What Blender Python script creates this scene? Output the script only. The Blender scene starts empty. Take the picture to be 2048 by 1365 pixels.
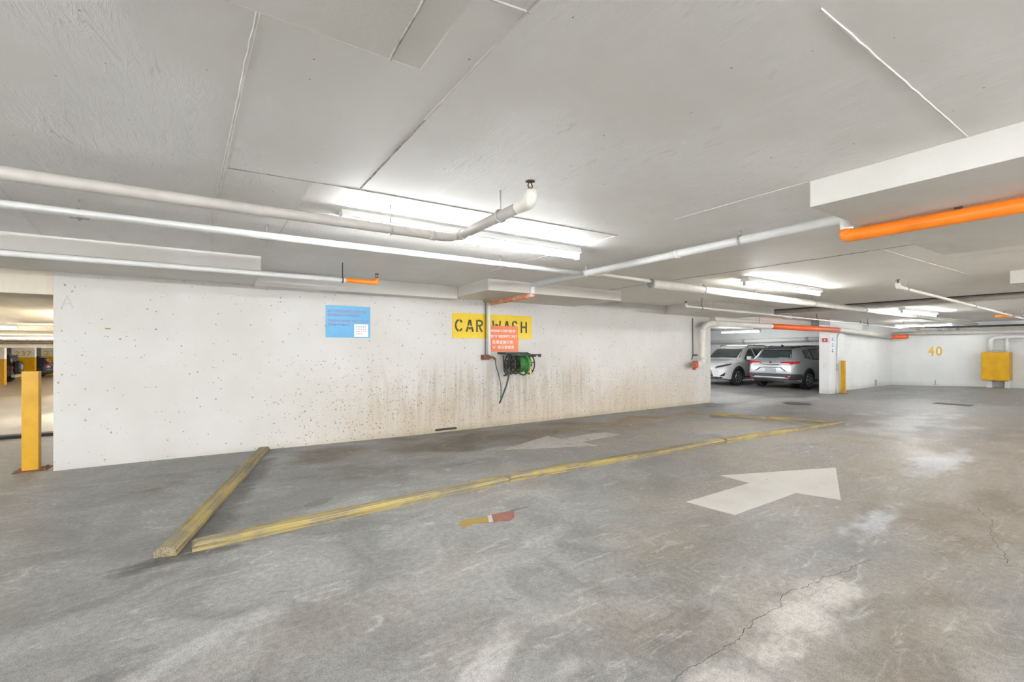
import bpy, bmesh, math, random
from mathutils import Vector, Matrix
PI = math.pi
R = math.radians
random.seed(7)
scene = bpy.context.scene
COL = scene.collection

# ------------------------------------------------------------------ camera, world, exposure
CAM_H = 1.5
cam_d = bpy.data.cameras.new('camera')
cam_d.sensor_width = 36.0
cam_d.lens = 36.0 * 900.0 / 2048.0
cam_d.shift_y = 14.5 / 2048.0
cam_d.clip_start = 0.05
cam = bpy.data.objects.new('camera', cam_d)
COL.objects.link(cam)
cam.location = (0, 0, CAM_H)
cam.rotation_euler = (R(90), 0, -math.atan2(0.5476, 0.8368))
scene.camera = cam
world = bpy.data.worlds.new('world')
scene.world = world
world.use_nodes = True
world.node_tree.nodes['Background'].inputs[0].default_value = (0.9, 0.95, 1, 1)
world.node_tree.nodes['Background'].inputs[1].default_value = 0.05
vs = scene.view_settings
vs.view_transform = 'Standard'
vs.look = 'None'
vs.gamma = 1.0
vs.use_curve_mapping = False
vs.exposure = 2.5
TUBE = 21.0          # radiance of the tubes in view, kept weak to hold down ceiling glow
TUBE_FILL = 54.0      # stronger tubes of the added fill lamps out of view

scene.cycles.diffuse_bounces = 4
scene.cycles.max_bounces = 6
scene.cycles.use_light_tree = False
scene.cycles.caustics_reflective = False
scene.cycles.caustics_refractive = False

# ------------------------------------------------------------------ node helpers
class NT:
    def __init__(self, name):
        self.m = bpy.data.materials.new(name)
        self.m.use_nodes = True
        self.t = self.m.node_tree
        self.b = self.t.nodes['Principled BSDF']
        g = self.t.nodes.new('ShaderNodeNewGeometry')
        self.pos = g.outputs['Position']
        self._oc = None
    @property
    def oc(self):
        if self._oc is None:
            self._oc = self.t.nodes.new('ShaderNodeTexCoord').outputs['Object']
        return self._oc
    def put(self, sock, v):
        if isinstance(v, bpy.types.NodeSocket):
            self.t.links.new(v, sock)
        elif v is not None:
            if sock.type == 'RGBA' and len(v) == 3:
                v = (*v, 1)
            sock.default_value = v
    def math(self, op, a, b=None, c=None, clamp=False):
        n = self.t.nodes.new('ShaderNodeMath'); n.operation = op; n.use_clamp = clamp
        self.put(n.inputs[0], a)
        if b is not None: self.put(n.inputs[1], b)
        if c is not None: self.put(n.inputs[2], c)
        return n.outputs[0]
    def mapv(self, vec, scale=(1, 1, 1), rot=(0, 0, 0), loc=(0, 0, 0)):
        n = self.t.nodes.new('ShaderNodeMapping')
        self.put(n.inputs['Vector'], vec)
        n.inputs['Location'].default_value = loc
        n.inputs['Rotation'].default_value = rot
        n.inputs['Scale'].default_value = scale
        return n.outputs[0]
    def noise(self, vec, scale, detail=4, rough=0.55, dist=0.0):
        n = self.t.nodes.new('ShaderNodeTexNoise')
        self.put(n.inputs['Vector'], vec)
        n.inputs['Scale'].default_value = scale
        n.inputs['Detail'].default_value = detail
        n.inputs['Roughness'].default_value = rough
        n.inputs['Distortion'].default_value = dist
        return n.outputs[0]
    def noise2(self, vec, scale, detail=4, rough=0.55, dist=0.0):
        o = self.noise(vec, scale, detail, rough, dist)
        o.node.noise_dimensions = '2D'
        return o
    def grey(self, v):
        n = self.t.nodes.new('ShaderNodeCombineColor')
        for i in range(3): self.put(n.inputs[i], v)
        return n.outputs[0]
    def voro(self, vec, scale, rand=1.0, feature='F1'):
        n = self.t.nodes.new('ShaderNodeTexVoronoi')
        n.feature = feature
        self.put(n.inputs['Vector'], vec)
        n.inputs['Scale'].default_value = scale
        n.inputs['Randomness'].default_value = rand
        n.voronoi_dimensions = '2D'
        return n
    def rng(self, v, a, b, c=0.0, d=1.0, smooth=True):
        n = self.t.nodes.new('ShaderNodeMapRange')
        n.interpolation_type = 'SMOOTHSTEP' if smooth else 'LINEAR'
        self.put(n.inputs[0], v)
        for i, x in zip((1, 2, 3, 4), (a, b, c, d)): self.put(n.inputs[i], x)
        return n.outputs[0]
    def mix(self, f, a, b, mode='MIX'):
        n = self.t.nodes.new('ShaderNodeMix'); n.data_type = 'RGBA'; n.blend_type = mode
        self.put(n.inputs[0], f); self.put(n.inputs[6], a); self.put(n.inputs[7], b)
        return n.outputs[2]
    def sep(self, v):
        n = self.t.nodes.new('ShaderNodeSeparateXYZ'); self.put(n.inputs[0], v)
        return n.outputs
    def blob(self, cx, cy, rx, ry, rot=0.0, wob=None, amt=0.5, soft=0.5, plane='xy', vec=None):
        """1 inside an ellipse (soft noisy edge), 0 outside"""
        p = self.sep(vec or self.pos)
        a, b = {'xy': (p[0], p[1]), 'xz': (p[0], p[2])}[plane]
        dx = self.math('SUBTRACT', a, cx); dy = self.math('SUBTRACT', b, cy)
        c, s = math.cos(rot), math.sin(rot)
        u = self.math('ADD', self.math('MULTIPLY', dx, c / rx), self.math('MULTIPLY', dy, s / rx))
        v = self.math('ADD', self.math('MULTIPLY', dx, -s / ry), self.math('MULTIPLY', dy, c / ry))
        d = self.math('SQRT', self.math('ADD', self.math('MULTIPLY', u, u), self.math('MULTIPLY', v, v)))
        if wob is not None:
            d = self.math('ADD', d, self.math('MULTIPLY', self.math('SUBTRACT', wob, 0.5), amt * 2))
        return self.rng(d, 1.0, max(0.0, 1.0 - soft))
    def out(self, color=None, rough=None, bump=None, bstr=0.2, bdist=0.01, metal=None, spec=None, emis=None, estr=None):
        if color is not None: self.put(self.b.inputs['Base Color'], color)
        if rough is not None: self.put(self.b.inputs['Roughness'], rough)
        if metal is not None: self.put(self.b.inputs['Metallic'], metal)
        if spec is not None: self.put(self.b.inputs['Specular IOR Level'], spec)
        if emis is not None:
            self.put(self.b.inputs['Emission Color'], emis); self.put(self.b.inputs['Emission Strength'], estr)
        if bump is not None:
            n = self.t.nodes.new('ShaderNodeBump')
            n.inputs['Strength'].default_value = bstr
            n.inputs['Distance'].default_value = bdist
            self.put(n.inputs['Height'], bump)
            self.t.links.new(n.outputs[0], self.b.inputs['Normal'])
        return self.m

def plain(name, col, rough=0.5, metal=0.0, var=0.0, scale=12.0, bump=0.0):
    n = NT(name)
    c = (*col, 1)
    if var > 0:
        f = n.noise(n.pos, scale, 5, 0.6)
        c = n.mix(n.rng(f, 0.3, 0.7), tuple(x * (1 - var) for x in col), tuple(min(1, x * (1 + var)) for x in col))
    h = n.noise(n.pos, scale * 6, 4) if bump > 0 else None
    return n.out(c, rough, h, bump, 0.003, metal)

M = {}
def make_materials():
    # ---- floor concrete (the shapes of stains, repairs and painted light sit in the mesh attribute "stain")
    n = NT('concrete_floor'); P = n.pos
    att = n.t.nodes.new('ShaderNodeAttribute'); att.attribute_name = 'stain'
    mid = n.noise2(P, 1.7, 4, 0.62, 0.7)
    fine = n.noise2(P, 26, 4, 0.7)
    grit = n.noise2(P, 150, 1, 0.6)
    c = n.mix(n.rng(mid, 0.28, 0.72), (0.168, 0.166, 0.163), (0.31, 0.305, 0.297))
    c = n.mix(att.outputs['Alpha'], c, att.outputs['Color'])
    wisp = n.noise2(n.mapv(P, (1.0, 2.6, 1), (0, 0, 0.35)), 2.6, 6, 0.74, 1.2)
    c = n.mix(n.rng(wisp, 0.56, 0.74, 0.0, 0.38), c, (0.55, 0.54, 0.52))
    c = n.mix(n.rng(wisp, 0.42, 0.26, 0.0, 0.45), c, (0.13, 0.125, 0.12))
    for rot, sc, lo, hi, col, amt in ((0.42, 0.8, 0.60, 0.70, (0.56, 0.55, 0.53), 0.22), (-0.75, 0.7, 0.62, 0.71, (0.56, 0.55, 0.53), 0.2)):
        k = n.rng(n.noise2(n.mapv(P, (1.0, 34, 1), (0, 0, rot)), sc, 3, 0.65, 0.9), lo, hi, 0, amt)
        c = n.mix(n.math('MULTIPLY', k, n.rng(wisp, 0.45, 0.60)), c, col)
    spk = n.math('MULTIPLY', n.rng(fine, 0.32, 0.68, 0.80, 1.10, False), n.rng(grit, 0.3, 0.7, 0.76, 1.18, False))
    c = n.mix(1.0, c, n.grey(spk), 'MULTIPLY')
    rg = n.rng(mid, 0.3, 0.7, 0.40, 0.60)
    M['floor'] = n.out(c, rg, n.math('ADD', n.math('MULTIPLY', fine, 0.6), n.math('MULTIPLY', grit, 0.4)), 0.3, 0.006, spec=0.4)

    # ---- painted concrete ceiling
    n = NT('painted_ceiling'); P = n.pos
    big = n.noise2(P, 0.9, 4, 0.6)
    c = n.mix(n.rng(big, 0.3, 0.7), (0.80, 0.785, 0.75), (0.87, 0.86, 0.84))
    p = n.sep(P)
    c = n.mix(n.rng(p[0], 3.5, 6.0, 0.0, 0.55), c, (0.85, 0.80, 0.715))
    g = n.noise2(n.mapv(P, (17, 3.2, 1), (0, 0, 0.08)), 1.3, 5, 0.72, 1.4)
    gm = n.rng(big, 0.42, 0.60)
    c = n.mix(n.math('MULTIPLY', n.rng(g, 0.58, 0.70, 0, 0.6), gm), c, (0.92, 0.915, 0.89))
    c = n.mix(n.math('MULTIPLY', n.rng(g, 0.42, 0.27, 0, 0.4), gm), c, (0.56, 0.535, 0.49))
    sp = n.voro(P, 6.0)
    spm = n.math('MULTIPLY', n.math('LESS_THAN', sp.outputs['Distance'], n.math('MULTIPLY', n.sep(sp.outputs['Color'])[1], 0.03)), n.math('GREATER_THAN', n.sep(sp.outputs['Color'])[0], 0.72))
    c = n.mix(n.math('MULTIPLY', spm, 0.75), c, (0.22, 0.20, 0.17))
    M['ceiling'] = n.out(c, 0.6, n.math('MULTIPLY', g, gm), 0.6, 0.010, spec=0.35)

    n = NT('shaded_panel_paint'); P = n.pos  # paint toned down to stand in for shade under the drop panels
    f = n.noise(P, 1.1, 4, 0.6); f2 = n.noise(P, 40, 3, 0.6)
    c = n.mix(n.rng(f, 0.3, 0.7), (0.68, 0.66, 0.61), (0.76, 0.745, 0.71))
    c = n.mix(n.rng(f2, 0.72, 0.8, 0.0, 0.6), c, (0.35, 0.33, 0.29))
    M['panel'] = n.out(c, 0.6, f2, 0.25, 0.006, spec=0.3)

    # ---- white painted concrete wall, pitted, splashed below
    n = NT('painted_wall'); P = n.pos; p = n.sep(P)
    big = n.noise(P, 0.8, 3, 0.6)
    c = n.mix(n.rng(big, 0.3, 0.7), (0.60, 0.58, 0.545), (0.655, 0.64, 0.615))
    wob = n.noise(n.mapv(P, (1, 1, 0.55)), 1.6, 6, 0.7, 0.4)
    zone = n.math('MULTIPLY', n.rng(p[0], 0.0, 3.2), n.rng(p[0], 12.4, 9.0))
    low = n.math('MULTIPLY', n.rng(n.math('ADD', p[2], n.math('MULTIPLY', wob, 1.4)), 2.0, 0.55), zone)
    drip = n.noise(n.mapv(P, (14, 1, 0.9)), 1.0, 5, 0.65)
    c = n.mix(n.math('MULTIPLY', low, n.rng(drip, 0.25, 0.7, 0.45, 0.95)), c, (0.50, 0.40, 0.285))
    c = n.mix(n.math('MULTIPLY', n.math('MULTIPLY', n.blob(4.6, 0.75, 3.2, 0.75, 0, wob, 0.7, 0.8, 'xz'), n.rng(drip, 0.35, 0.7)), 0.6), c, (0.36, 0.29, 0.21))
    foot = n.math('MULTIPLY', n.rng(n.math('ADD', p[2], n.math('MULTIPLY', wob, 0.25)), 0.26, 0.10), n.rng(p[0], -1.5, 4.0, 0.25, 0.8))
    c = n.mix(foot, c, (0.40, 0.35, 0.24))
    # pits
    cx = n.t.nodes.new('ShaderNodeCombineXYZ'); n.put(cx.inputs[0], p[0]); n.put(cx.inputs[1], p[2])
    wn = n.noise(P, 55, 2, 0.6); wn2 = n.noise(n.mapv(P, (1, 1, 1), (0, 0, 0), (7, 3, 5)), 55, 2, 0.6)
    n.put(cx.inputs[0], n.math('ADD', p[0], n.math('MULTIPLY', wn, 0.035))); n.put(cx.inputs[1], n.math('ADD', p[2], n.math('MULTIPLY', wn2, 0.045)))
    PXZ = cx.outputs[0]
    for sc, thr, dens0 in ((14.0, 0.10, 0.95), (34.0, 0.19, 0.93)):
        v = n.voro(PXZ, sc)
        dens = n.rng(n.math('ADD', low, n.math('MULTIPLY', n.math('MULTIPLY', n.rng(p[0], 0.2, 2.0), n.rng(p[2], 1.5, 0.8)), 0.5)), 0.0, 0.8, dens0, 0.50, False)
        pick = n.math('GREATER_THAN', n.sep(v.outputs['Color'])[0], dens)
        size = n.math('MULTIPLY', n.math('POWER', n.sep(v.outputs['Color'])[1], 2.0), thr * 1.9)
        k = n.math('MULTIPLY', pick, n.math('LESS_THAN', v.outputs['Distance'], size))
        c = n.mix(n.math('MULTIPLY', k, 0.75), c, (0.20, 0.17, 0.13))
    h = n.math('ADD', n.noise(P, 14, 5, 0.6), n.math('MULTIPLY', n.noise(P, 70, 3), 0.4))
    M['wall'] = n.out(c, 0.6, h, 0.25, 0.01, spec=0.3)

    # ---- clean white paint (far walls, blocks)
    n = NT('white_masonry_paint'); P = n.pos; p = n.sep(P)
    f = n.noise(P, 1.2, 5, 0.6)
    c = n.mix(n.rng(f, 0.3, 0.7), (0.76, 0.77, 0.765), (0.82, 0.825, 0.82))
    c = n.mix(n.rng(n.math('ADD', p[2], n.math('MULTIPLY', f, 0.3)), 0.36, 0.14, 0.0, 0.5), c, (0.48, 0.46, 0.42))
    M['white_wall'] = n.out(c, 0.55, n.noise(P, 45, 4), 0.25, 0.006)

    n = NT('beige_ramp_paint'); P = n.pos
    f = n.noise(n.mapv(P, (6, 1, 1)), 0.7, 5, 0.6)
    M['beige'] = n.out(n.mix(n.rng(f, 0.3, 0.7), (0.62, 0.55, 0.43), (0.70, 0.64, 0.53)), 0.6, f, 0.2, 0.01)

    # ---- pier: white above, yellow below
    M['yellow_paint'] = plain('yellow_paint', (0.64, 0.345, 0.004), 0.42, 0, 0.08, 5)
    M['yellow_sign'] = plain('yellow_sign_paint', (0.76, 0.53, 0.006), 0.45, 0, 0.04, 8)
    M['number_paint'] = plain('number_paint', (0.72, 0.46, 0.06), 0.5, 0, 0.12, 30)

    # ---- timber
    n = NT('worn_yellow_timber'); O = n.oc
    gr = n.noise(n.mapv(O, (0.7, 60, 60)), 1.6, 4, 0.7, 0.2)
    c = n.mix(n.rng(gr, 0.3, 0.7), (0.11, 0.095, 0.07), (0.30, 0.265, 0.205))
    wear = n.noise(n.mapv(O, (1.0, 2, 2)), 2.2, 4, 0.7, 0.3)
    wear = n.math('ADD', wear, n.math('MULTIPLY', n.math('SUBTRACT', gr, 0.5), 0.35))
    yc = n.mix(n.rng(gr, 0.3, 0.7), (0.30, 0.22, 0.07), (0.44, 0.35, 0.14))
    c = n.mix(n.rng(wear, 0.42, 0.62, 0.12, 0.85), c, yc)
    M['timber'] = n.out(c, 0.75, gr, 0.6, 0.006, spec=0.2)

    # ---- floor marking paint, worn through
    def worn(name, col, thr, under, scl=9):
        n = NT(name); P = n.pos
        f = n.noise(P, scl, 7, 0.75, 0.5)
        g = n.noise(P, 90, 3, 0.6)
        q = n.math('ADD', f, n.math('MULTIPLY', n.math('SUBTRACT', g, 0.5), 0.35))
        c = n.mix(n.rng(q, thr, thr - 0.07), col, under)
        c = n.mix(n.rng(n.noise(P, 2.5, 4), 0.4, 0.75, 0, 0.35), c, tuple(x * 0.72 for x in col))
        return n.out(c, 0.6, q, 0.2, 0.003)
    M['arrow'] = worn('white_floor_paint', (0.54, 0.52, 0.48), 0.38, (0.30, 0.28, 0.255))
    M['arrow_worn'] = worn('worn_floor_paint', (0.43, 0.41, 0.38), 0.44, (0.22, 0.205, 0.18))
    M['red_patch'] = worn('faded_red_paint', (0.23, 0.085, 0.06), 0.45, (0.22, 0.16, 0.13), 20)
    M['yellow_patch'] = worn('faded_yellow_paint', (0.29, 0.185, 0.03), 0.45, (0.22, 0.175, 0.09), 20)

    # ---- pipes
    M['pipe_grey'] = plain('grey_painted_pipe', (0.45, 0.425, 0.39), 0.45, 0, 0.08, 6)
    M['pipe_white'] = plain('white_painted_pipe', (0.78, 0.78, 0.77), 0.4, 0, 0.04, 6)
    M['pipe_cream'] = plain('cream_pipe_wrap', (0.74, 0.71, 0.64), 0.55, 0, 0.06, 9, 0.2)
    M['orange'] = plain('orange_pipe_paint', (0.90, 0.24, 0.015), 0.35, 0, 0.05, 6)
    M['orange_red'] = plain('orange_red_pipe_paint', (0.85, 0.14, 0.03), 0.4, 0, 0.06, 6)
    n = NT('chipped_orange_paint'); f = n.noise(n.pos, 14, 6, 0.75, 0.5)
    M['orange_chip'] = n.out(n.mix(n.rng(f, 0.42, 0.5), (0.78, 0.75, 0.72), (0.86, 0.20, 0.03)), 0.5)
    M['dark_metal'] = plain('dark_metal', (0.055, 0.05, 0.045), 0.5, 0.3, 0.2, 30)
    M['steel'] = plain('galvanised_steel', (0.48, 0.48, 0.47), 0.42, 0.6, 0.12, 20)
    M['bronze'] = plain('bronze_sprinkler', (0.10, 0.085, 0.06), 0.45, 0.6)
    n = NT('rust'); f = n.noise(n.pos, 30, 6, 0.7)
    M['rust'] = n.out(n.mix(n.rng(f, 0.3, 0.7), (0.10, 0.045, 0.025), (0.30, 0.12, 0.05)), 0.85, f, 0.5, 0.01)
    M['white_metal'] = plain('white_enamel', (0.82, 0.82, 0.81), 0.35)
    M['plastic_white'] = plain('white_plastic', (0.80, 0.79, 0.76), 0.4)
    M['red'] = plain('red_plastic', (0.50, 0.025, 0.025), 0.35)
    M['valve_red'] = plain('valve_red_paint', (0.62, 0.10, 0.04), 0.45, 0, 0.2, 40)
    M['blue_sign'] = plain('blue_sign_board', (0.055, 0.33, 0.60), 0.35, 0, 0.06, 6)
    M['blue_print'] = plain('blue_print', (0.10, 0.33, 0.65), 0.4)
    M['sign_ink'] = plain('faded_purple_ink', (0.20, 0.18, 0.36), 0.5, 0, 0.3, 60)
    n = NT('stencil_ink'); f = n.noise(n.pos, 26, 5, 0.7)
    M['stencil'] = n.out(n.mix(n.rng(f, 0.60, 0.68), (0.065, 0.06, 0.025), (0.55, 0.52, 0.40)), 0.6)
    M['orange_sign'] = plain('orange_sign_board', (0.74, 0.175, 0.045), 0.4, 0, 0.04, 6)
    M['white_ink'] = plain('white_ink', (0.88, 0.86, 0.82), 0.5)
    M['black_ink'] = plain('black_ink', (0.06, 0.06, 0.06), 0.5)
    M['pencil'] = plain('pencil_grey', (0.52, 0.51, 0.50), 0.7)
    M['hose_green'] = plain('green_hose', (0.035, 0.20, 0.04), 0.35, 0, 0.25, 14)
    M['hose_light'] = plain('light_green_hose', (0.14, 0.38, 0.06), 0.35, 0, 0.2, 14)
    M['hose_dark'] = plain('dark_green_hose', (0.03, 0.075, 0.05), 0.45)
    M['brass'] = plain('brass', (0.60, 0.42, 0.12), 0.35, 0.9)
    M['olive'] = plain('olive_cap', (0.28, 0.27, 0.06), 0.55)
    M['rubber'] = plain('black_rubber', (0.022, 0.022, 0.022), 0.7, 0, 0.2, 10)
    M['crack'] = plain('dark_crack', (0.07, 0.062, 0.055), 0.9)  # dark colour of the floor cracks
    M['seam'] = plain('seam_paint', (0.72, 0.70, 0.66), 0.6, 0, 0.1, 8)
    M['seam_dark'] = plain('seam_dirt', (0.36, 0.34, 0.31), 0.8, 0, 0.4, 14)
    M['iron'] = plain('cast_iron', (0.10, 0.10, 0.098), 0.6, 0.4, 0.2, 20)
    M['oil'] = plain('oil_stain', (0.13, 0.13, 0.13), 0.5, 0, 0.2, 30)
    n = NT('fluorescent_tube')
    M['tube'] = n.out((1, 1, 1), 0.4, emis=(0.96, 0.99, 1.0), estr=TUBE)
    n = NT('fill_fluorescent_tube')
    M['tube_fill'] = n.out((1, 1, 1), 0.4, emis=(0.98, 0.99, 1.0), estr=TUBE_FILL)
    n = NT('fluorescent_tube_warm')
    M['tube_warm'] = n.out((1, 1, 1), 0.4, emis=(1.0, 0.90, 0.74), estr=TUBE * 0.5)
    n = NT('fill_warm_tube')
    M['tube_warm_fill'] = n.out((1, 1, 1), 0.4, emis=(1.0, 0.92, 0.78), estr=TUBE_FILL * 1.3)
    # ---- cars
    def paint(name, col, rough=0.28, metal=0.0, coat=0.6):
        n = NT(name); n.out((*col, 1), rough, metal=metal)
        n.b.inputs['Coat Weight'].default_value = coat
        n.b.inputs['Coat Roughness'].default_value = 0.05
        return n.m
    M['car_white'] = paint('white_car_paint', (0.72, 0.73, 0.74))
    M['car_silver'] = paint('silver_car_paint', (0.42, 0.44, 0.46), 0.34, 0.3)
    M['car_black'] = paint('black_car_paint', (0.02, 0.022, 0.028), 0.2)
    M['car_navy'] = paint('dark_car_paint', (0.03, 0.035, 0.05), 0.25)
    M['jeep'] = paint('charcoal_car_paint', (0.06, 0.065, 0.07), 0.3)
    M['cladding'] = plain('dark_grey_cladding', (0.04, 0.044, 0.05), 0.55)
    M['glass'] = paint('tinted_car_glass', (0.035, 0.055, 0.055), 0.06, 0, 1.0)
    M['tail_red'] = paint('red_lamp_lens', (0.55, 0.015, 0.02), 0.15)
    M['lamp_clear'] = paint('clear_lamp_lens', (0.75, 0.70, 0.70), 0.12)
    M['lamp_dark'] = paint('dark_lamp_lens', (0.05, 0.05, 0.055), 0.1)
    M['alloy'] = plain('alloy_rim', (0.45, 0.46, 0.47), 0.3, 0.8)
    M['chrome'] = plain('chrome', (0.75, 0.76, 0.78), 0.15, 1.0)
    M['plate'] = plain('licence_plate', (0.42, 0.44, 0.48), 0.4)
    M['tyre'] = plain('tyre_rubber', (0.025, 0.025, 0.026), 0.75)
    M['paper_y'] = plain('yellow_paper', (0.75, 0.74, 0.42), 0.6)
    M['paper_w'] = plain('pale_paper', (0.66, 0.72, 0.74), 0.6)
make_materials()

# ------------------------------------------------------------------ mesh helpers
def bm_new(): return bmesh.new()
def box(bm, x0, x1, y0, y1, z0, z1, bev=0.0):
    vsx = [bm.verts.new((x, y, z)) for x in (x0, x1) for y in (y0, y1) for z in (z0, z1)]
    f = [(0, 1, 3, 2), (4, 6, 7, 5), (0, 4, 5, 1), (2, 3, 7, 6), (0, 2, 6, 4), (1, 5, 7, 3)]
    faces = [bm.faces.new([vsx[i] for i in q]) for q in f]
    if bev > 0:
        es = list({e for fc in faces for e in fc.edges})
        bmesh.ops.bevel(bm, geom=es, offset=bev, segments=2, affect='EDGES', profile=0.6)
    return bm
def BX(*a, **k): return box(bmesh.new(), *a, **k)
def prism(bm, pts, lo, hi, axis='z'):
    """polygon pts (2D) swept along an axis; axis z -> (x,y), y -> (x,z), x -> (y,z)"""
    def P3(p, h):
        return {'z': (p[0], p[1], h), 'y': (p[0], h, p[1]), 'x': (h, p[0], p[1])}[axis]
    a = [bm.verts.new(P3(p, lo)) for p in pts]
    b = [bm.verts.new(P3(p, hi)) for p in pts]
    nn = len(pts)
    bm.faces.new(a[::-1]); bm.faces.new(b)
    for i in range(nn):
        bm.faces.new((a[i], a[(i + 1) % nn], b[(i + 1) % nn], b[i]))
    bmesh.ops.recalc_face_normals(bm, faces=bm.faces)
    return bm
def round_path(pts, rad, seg=6):
    pts = [Vector(p) for p in pts]
    out = [pts[0]]
    for i in range(1, len(pts) - 1):
        a, b, c = pts[i - 1], pts[i], pts[i + 1]
        d1 = (a - b); d2 = (c - b)
        r = min(rad, d1.length * 0.49, d2.length * 0.49)
        p, q = b + d1.normalized() * r, b + d2.normalized() * r
        for k in range(seg + 1):
            t = k / seg
            out.append(p * (1 - t) ** 2 + b * 2 * t * (1 - t) + q * t * t)
    out.append(pts[-1])
    return out
def tube(bm, pts, r, seg=14, caps=True):
    pts = [Vector(p) for p in pts]
    rs = r if isinstance(r, (list, tuple)) else [r] * len(pts)
    rings = []
    up = None
    for i, p in enumerate(pts):
        t = (pts[min(i + 1, len(pts) - 1)] - pts[max(i - 1, 0)]).normalized()
        if up is None:
            up = Vector((0, 0, 1)) if abs(t.z) < 0.9 else Vector((1, 0, 0))
        s = t.cross(up)
        if s.length < 1e-5: s = t.cross(Vector((0, 1, 0)))
        s.normalize(); up = s.cross(t).normalized()
        rings.append([bm.verts.new(p + (s * math.cos(2 * PI * k / seg) + up * math.sin(2 * PI * k / seg)) * rs[i]) for k in range(seg)])
    for a, b in zip(rings, rings[1:]):
        for k in range(seg):
            f = bm.faces.new((a[k], a[(k + 1) % seg], b[(k + 1) % seg], b[k])); f.smooth = True
    if caps:
        bm.faces.new(rings[0][::-1]); bm.faces.new(rings[-1])
    return bm
def TB(pts, r, seg=14, bend=0.0):
    return tube(bmesh.new(), round_path(pts, bend) if bend else pts, r, seg)
def lathe(bm, prof, origin, axis='z', seg=20, cap=True):
    """prof = [(radius, height)]"""
    o = Vector(origin); rings = []
    for r, h in prof:
        ring = []
        for k in range(seg):
            a = 2 * PI * k / seg; c, s = math.cos(a) * r, math.sin(a) * r
            ring.append(bm.verts.new(o + Vector({'z': (c, s, h), 'y': (c, h, s), 'x': (h, c, s)}[axis])))
        rings.append(ring)
    for a, b in zip(rings, rings[1:]):
        for k in range(seg):
            bm.faces.new((a[k], a[(k + 1) % seg], b[(k + 1) % seg], b[k]))
    if cap:
        bm.faces.new(rings[0][::-1]); bm.faces.new(rings[-1])
    bmesh.ops.recalc_face_normals(bm, faces=bm.faces)
    return bm
def LT(*a, **k): return lathe(bmesh.new(), *a, **k)
def torus(bm, c, Rr, r, axis='x', seg=32, sub=8, a0=0, a1=2 * PI):
    full = abs(a1 - a0 - 2 * PI) < 1e-6
    pts = []
    for k in range(seg + (0 if full else 1)):
        a = a0 + (a1 - a0) * k / seg
        u, v = math.cos(a) * Rr, math.sin(a) * Rr
        pts.append(Vector(c) + Vector({'x': (0, u, v), 'y': (u, 0, v), 'z': (u, v, 0)}[axis]))
    if not full: return tube(bm, pts, r, sub)
    nrm = Vector({'x': (1, 0, 0), 'y': (0, 1, 0), 'z': (0, 0, 1)}[axis])
    rings = []
    for p in pts:
        d = (p - Vector(c)).normalized()
        rings.append([bm.verts.new(p + (d * math.cos(2 * PI * k / sub) + nrm * math.sin(2 * PI * k / sub)) * r) for k in range(sub)])
    for i in range(seg):
        a, b = rings[i], rings[(i + 1) % seg]
        for k in range(sub):
            f = bm.faces.new((a[k], a[(k + 1) % sub], b[(k + 1) % sub], b[k])); f.smooth = True
    bmesh.ops.recalc_face_normals(bm, faces=bm.faces)
    return bm
def obj(name, bm, mat, parent=None, smooth=None, local=False):
    me = bpy.data.meshes.new(name)
    bmesh.ops.recalc_face_normals(bm, faces=bm.faces)
    bm.to_mesh(me); bm.free()
    if smooth is True:
        for p in me.polygons: p.use_smooth = True
    me.materials.append(M[mat] if isinstance(mat, str) else mat)
    return link(name, me, parent, local)
def link(name, me, parent=None, local=False):
    o = bpy.data.objects.new(name, me)
    COL.objects.link(o)
    if parent is not None:
        o.parent = parent
        if not local:
            o.matrix_parent_inverse = Matrix(WM[parent.name]).inverted() if parent.name in WM else Matrix()
            WM[o.name] = Matrix()
    return o
WM = {}
def thing(name, label, cat, loc=(0, 0, 0), rotz=0.0, group=None):
    o = bpy.data.objects.new(name, None); COL.objects.link(o)
    o.empty_display_size = 0.1
    o.location = loc; o.rotation_euler = (0, 0, rotz)
    WM[o.name] = Matrix.Translation(loc) @ Matrix.Rotation(rotz, 4, 'Z')
    tag(o, label, cat, group)
    return o
def tag(o, label, cat, group=None):
    o['label'] = label; o['category'] = cat
    if group: o['group'] = group
    return o
def struct(name, bm, mat, label=None):
    o = obj(name, bm, mat); o['kind'] = 'structure'
    if label: o['label'] = label
    WM[o.name] = Matrix()
    return o
def text_bm(body, size, width=None, height=None, extrude=0.001, bold=0.0, spacing=1.0):
    cu = bpy.data.curves.new('txt', 'FONT')
    cu.body = body; cu.size = size; cu.extrude = extrude; cu.offset = bold
    cu.space_character = spacing; cu.resolution_u = 3
    o = bpy.data.objects.new('txt', cu); COL.objects.link(o)
    dg = bpy.context.evaluated_depsgraph_get()
    me = bpy.data.meshes.new_from_object(o.evaluated_get(dg))
    bm = bmesh.new(); bm.from_mesh(me)
    bpy.data.objects.remove(o); bpy.data.curves.remove(cu); bpy.data.meshes.remove(me)
    if bm.verts:
        xs = [v.co.x for v in bm.verts]; ys = [v.co.y for v in bm.verts]
        w, h = max(xs) - min(xs), max(ys) - min(ys)
        sx = width / w if width else 1.0
        sy = height / h if height else sx
        if not width: sx = sy
        for v in bm.verts:
            v.co.x = (v.co.x - min(xs)) * sx; v.co.y = (v.co.y - min(ys)) * sy
    return bm
def text_wall(name, body, x0, z0, width, height, y, mat, parent, bold=0.0):
    """lettering on a wall facing -Y, lower-left corner at (x0, z0)"""
    bm = text_bm(body, 0.1, width, height, bold=bold)
    for v in bm.verts: v.co = Vector((x0 + v.co.x, y - v.co.z, z0 + v.co.y))
    return obj(name, bm, mat, parent)
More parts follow.
